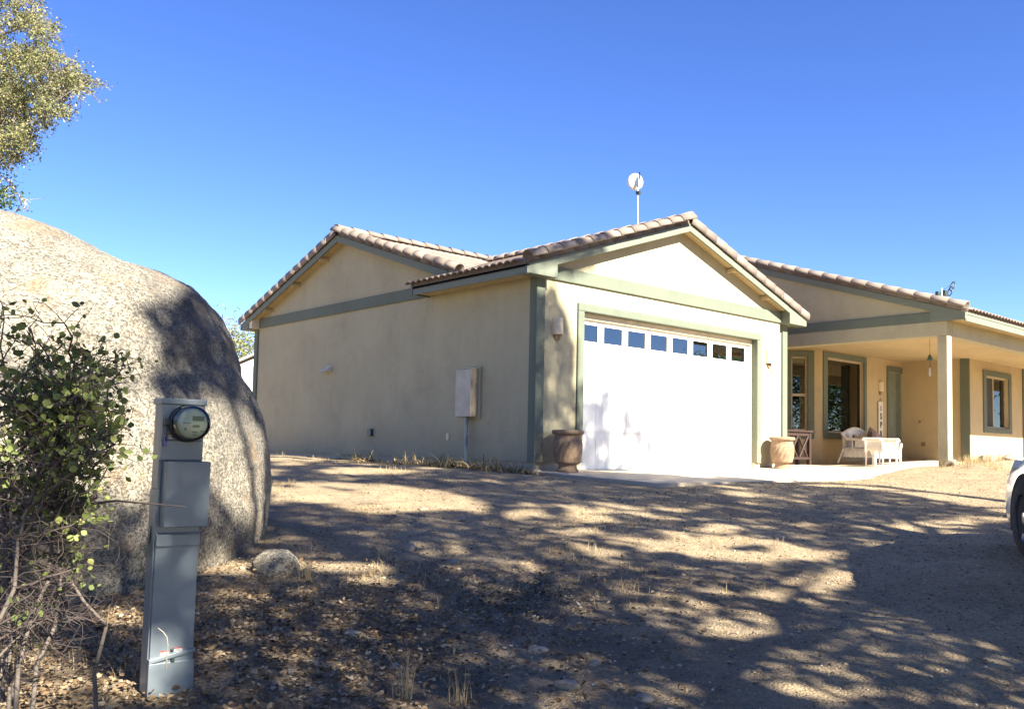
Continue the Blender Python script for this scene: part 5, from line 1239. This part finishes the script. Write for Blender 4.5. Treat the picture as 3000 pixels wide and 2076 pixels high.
# large soft clumps and small sun holes
nz = fbm(a_*1.1+3, b_*1.5+8, 3, 101)*.42 + fbm(a_*3.4, b_*3.6, 3, 111)*.58
dens = np.clip((nz - (.60-.40*prob))*9, 0, 1)*(prob > .01)
k = rng.uniform(0, 1, NL) < dens*.62
a_, b_ = a_[k], b_[k]
gi = np.argmin(np.abs(a_[:, None] + rng.normal(0, .6, (len(a_), 1)) - np.array([g_[0] for g_ in shade_groups])[None]), 1)
kinds = ['spreading oak behind the camera, farthest left', 'tall oak behind the camera', 'tall oak on the sunny side of the drive', 'slender oak beside the drive, nearest the car']
for i, (tx, ty) in enumerate(shade_groups):
    kk = gi == i; aa, bb_ = a_[kk], b_[kk]
    yy = ty + 1.6*np.tanh(rng.normal(0, .8, len(aa))) ; zz = bb_ - SM*yy; xx = aa - SX*yy
    t_ = thing('shade_oak', kinds[i], 'tree', (tx, ty, float(gz(tx, ty))), 0, 'oaks on the sunny side of the drive')
    P = np.stack([xx-tx, yy-ty, zz-t_.location.z], 1)
    leaves('crown', P, .125, M['oakg'], t_, aspect=.7)
    if len(P):
        mb = MB(); idx_ = rng.choice(len(P), min(38, len(P)), replace=False); top_ = float(np.percentile(P[:, 2], 90))
        tree_skeleton(mb, Vector((0, 0, -.3)), Vector((0, 0, top_)), .26, [Vector(P[j]) for j in idx_], 12); mb.build('trunk', M['bark'], t_)
for k, (x_, y_, h_) in enumerate([(30, -13.5, 6.5), (36, -16, 8), (42, -18, 8.5), (38.5, -21, 6.5), (33, -9.5, 6.5), (30, -17.5, 5)]):
    crown_tree('roadside_tree', ['green tree off to the right, nearest in line with the big window', 'second green tree behind the nearest roadside one', 'tallest and farthest green roadside tree', 'green tree at the back of the roadside row, towards the sun', 'green roadside tree nearest the house wing', 'shortest green roadside tree'][k], (x_, y_, .2), h_, h_*.48, 70, 110, .17, 'roadleaf', group='green trees across the road', low=.12)

# ------------------------------------------------------------------ car (only its nose is in the picture)
def make_car():
    ang = math.radians(35)
    nose = Vector((-.02, -6.80, 0)); hd = Vector((math.cos(ang), math.sin(ang), 0)); lf = Vector((-hd.y, hd.x, 0))
    gz0 = float(gbase(-.6, -7.1))
    car = thing('parked_car', 'silver white hatchback parked on the drive, only its front left corner in view', 'car', (nose.x - hd.x*.0, nose.y, gz0-.0), ang)
    # local: +x forward (nose at 0), +y left side; left flank plane nearest to the drive
    paint = NT('car_paint'); paint.base((.62, .63, .65)); paint.set(Roughness=.28, Metallic=.35); paint.b.inputs['Coat Weight'].default_value = .8; paint.b.inputs['Coat Roughness'].default_value = .05
    bk = plain('tyre_rubber', (.007, .007, .007), .95); 
    hw_ = .88; stn = []
    # stations: x, half width, z bottom, z shoulder, z top, roof half width
    prof = [(0.05, .60, .28, .50, .58, .42), (-.0, .74, .22, .58, .68, .52), (-.10, .83, .19, .66, .77, .60), (-.35, .875, .18, .74, .86, .64), (-.70, .88, .18, .80, .93, .66), (-1.10, .885, .18, .86, .99, .70), (-1.45, .89, .18, .90, 1.0, .74), (-2.4, .89, .18, .92, 1.0, .76), (-3.3, .89, .18, .94, 1.02, .76), (-3.9, .87, .2, .95, 1.03, .74), (-4.15, .83, .24, .93, 1.0, .68), (-4.25, .74, .32, .86, .90, .58)]
    rows = []
    for (x_, w_, zb_, zs_, zt_, rw) in prof:
        side = [(0, zb_), (w_*.86, zb_), (w_*.97, zb_+.05), (w_*1.0, zb_+.16), (w_*1.0, (zb_+zs_)/2), (w_*.995, zs_-.06), (w_*.955, zs_), ((w_*.5+rw*.5), (zs_+zt_)/2+.02), (rw, zt_-.01), (rw*.6, zt_), (0, zt_+.015)]
        rows.append([(x_ , y_, z_) for y_, z_ in side])
    mb = MB(); n = len(rows[0])
    for sgn in (1, -1):
        vs_ = [(p_[0], p_[1]*sgn, p_[2]) for r_ in rows for p_ in r_]; fs = []
        for i in range(len(rows)-1):
            for j in range(n-1):
                f_ = (i*n+j, i*n+j+1, (i+1)*n+j+1, (i+1)*n+j); fs.append(f_ if sgn < 0 else f_[::-1])
        fs.append(tuple(range(n)) if sgn > 0 else tuple(range(n))[::-1]); e_ = (len(rows)-1)*n; fs.append(tuple(range(e_, e_+n))[::-1] if sgn > 0 else tuple(range(e_, e_+n)))
        mb.add(vs_, fs, True)
    o = mb.build('body', paint.m, car)
    md = o.modifiers.new('weld', 'WELD'); md.merge_threshold = .001
    md = o.modifiers.new('sub', 'SUBSURF'); md.levels = 2; md.render_levels = 2
    # cabin: roof shell on pillars, glass between
    gls = NT('car_glass'); gls.base((.02, .025, .03)); gls.set(Roughness=.05); gls.b.inputs['Coat Weight'].default_value = 1
    lowc = [(-1.20, .76), (-4.02, .72)]; topc = [(-1.98, .58), (-3.62, .57)]; zl, zh = .985, 1.42
    A_ = [(lowc[0][0], lowc[0][1], zl), (lowc[0][0], -lowc[0][1], zl), (lowc[1][0], -lowc[1][1], zl), (lowc[1][0], lowc[1][1], zl)]
    B_ = [(topc[0][0], topc[0][1], zh), (topc[0][0], -topc[0][1], zh), (topc[1][0], -topc[1][1], zh), (topc[1][0], topc[1][1], zh)]
    for nm, a, b in (('windscreen', 0, 1), ('rear_window', 2, 3), ('side_window', 1, 2), ('side_window', 3, 0)):
        MB().add([A_[a], A_[b], B_[b], B_[a]], [(3, 2, 1, 0)]).build(nm, gls.m, car)
    MB().prism([(p_[0]*1.0 + (.05 if p_[0] > -2.5 else -.05), p_[1]*1.04, zh-.01) for p_ in B_], (0, 0, .055)).build('roof_panel', paint.m, car, .025)
    for k in range(4): MB().tube([A_[k], B_[k]], .035, 8).build('pillar', paint.m, car)
    for sgn in (1, -1):
        MB().tube([(-2.72, sgn*.75, zl), (-2.74, sgn*.585, zh)], .028, 6).build('pillar', bk, car)
        MB().box((-1.50, sgn*.90, .98), (-1.38, sgn*1.03, 1.09)).build('door_mirror', paint.m, car, .03)
        MB().box((-2.45, sgn*.886, .80), (-2.28, sgn*.90, .825)).build('door_handle', paint.m, car, .004)
    # wheel arches and wheels
    for wx in (-.86, -3.45):
        for sgn in (1, -1):
            mb = MB(); seg = 28
            outer = [(wx+.375*math.cos(a), .375*math.sin(a)+.33) for a in [math.pi*(-.11)+math.pi*1.22*k/seg for k in range(seg+1)]]
            poly = [(x_, sgn*.72, z_) for x_, z_ in outer]; mb.prism(poly, (0, sgn*.168, 0)); mb.build('wheel_arch', bk, car)
            w_ = MB(); w_.lathe([(.20, -.11), (.30, -.11), (.325, -.09), (.33, -.05), (.33, .05), (.325, .09), (.30, .11), (.20, .11)], 36); w_.xf(Matrix.Translation((wx, sgn*.79, .33)) @ RX); wh = w_.build('wheel', bk, car)
            r_ = MB(); r_.lathe([(0, .10), (.05, .10), (.06, .085)], 20); r_.lathe([(.205, .112), (.21, .06), (.195, .02), (.0, .02)], 30)
            for q_ in range(5):
                a = q_*2*math.pi/5; s0 = len(r_.v); r_.box((.04, -.022, .07), (.20, .022, .095)); r_.xf(Matrix.Rotation(a, 4, 'Z'), s0)
            r_.xf(Matrix.Translation((wx, sgn*.79, .33)) @ (RX if sgn < 0 else Matrix.Rotation(-math.pi/2, 4, 'X'))); r_.build('rim', plain('alloy', (.5, .5, .52), .3, .8), wh)
    hl = NT('headlight'); hl.base((.75, .73, .62)); hl.set(Roughness=.1); hl.b.inputs['Coat Weight'].default_value = 1
    for sgn in (1, -1):
        mb = MB(); vs_ = [(-.10, .62, .60), (-.30, .805, .64), (-.58, .855, .73), (-.60, .84, .80), (-.34, .76, .76), (-.14, .60, .68)]
        vs_ = [(x_+.03, (y_+.035)*sgn, z_+.02) for x_, y_, z_ in vs_]
        mb.add(vs_ + [(x_-.05, y_*.9, z_-.01) for x_, y_, z_ in vs_], [tuple(range(6)) if sgn < 0 else tuple(range(6))[::-1]] + [(i, (i+1) % 6, 6+(i+1) % 6, 6+i) for i in range(6)]); mb.build('headlight', hl.m, car, .01)
        mb = MB(); mb.lathe([(0, .02), (.05, .012), (.06, 0)], 18); mb.xf(Matrix.Translation((-.17, sgn*.76, .36)) @ Matrix.Rotation(sgn*math.radians(50), 4, 'Z') @ Matrix.Rotation(math.pi/2, 4, 'Y')); mb.build('fog_lamp', hl.m, car)
    MB().box((.0, -.38, .30), (.02, .38, .42)).build('grille', bk, car, .01)
    car.location = (.12, -7.447, -.47)
    return car
make_car()
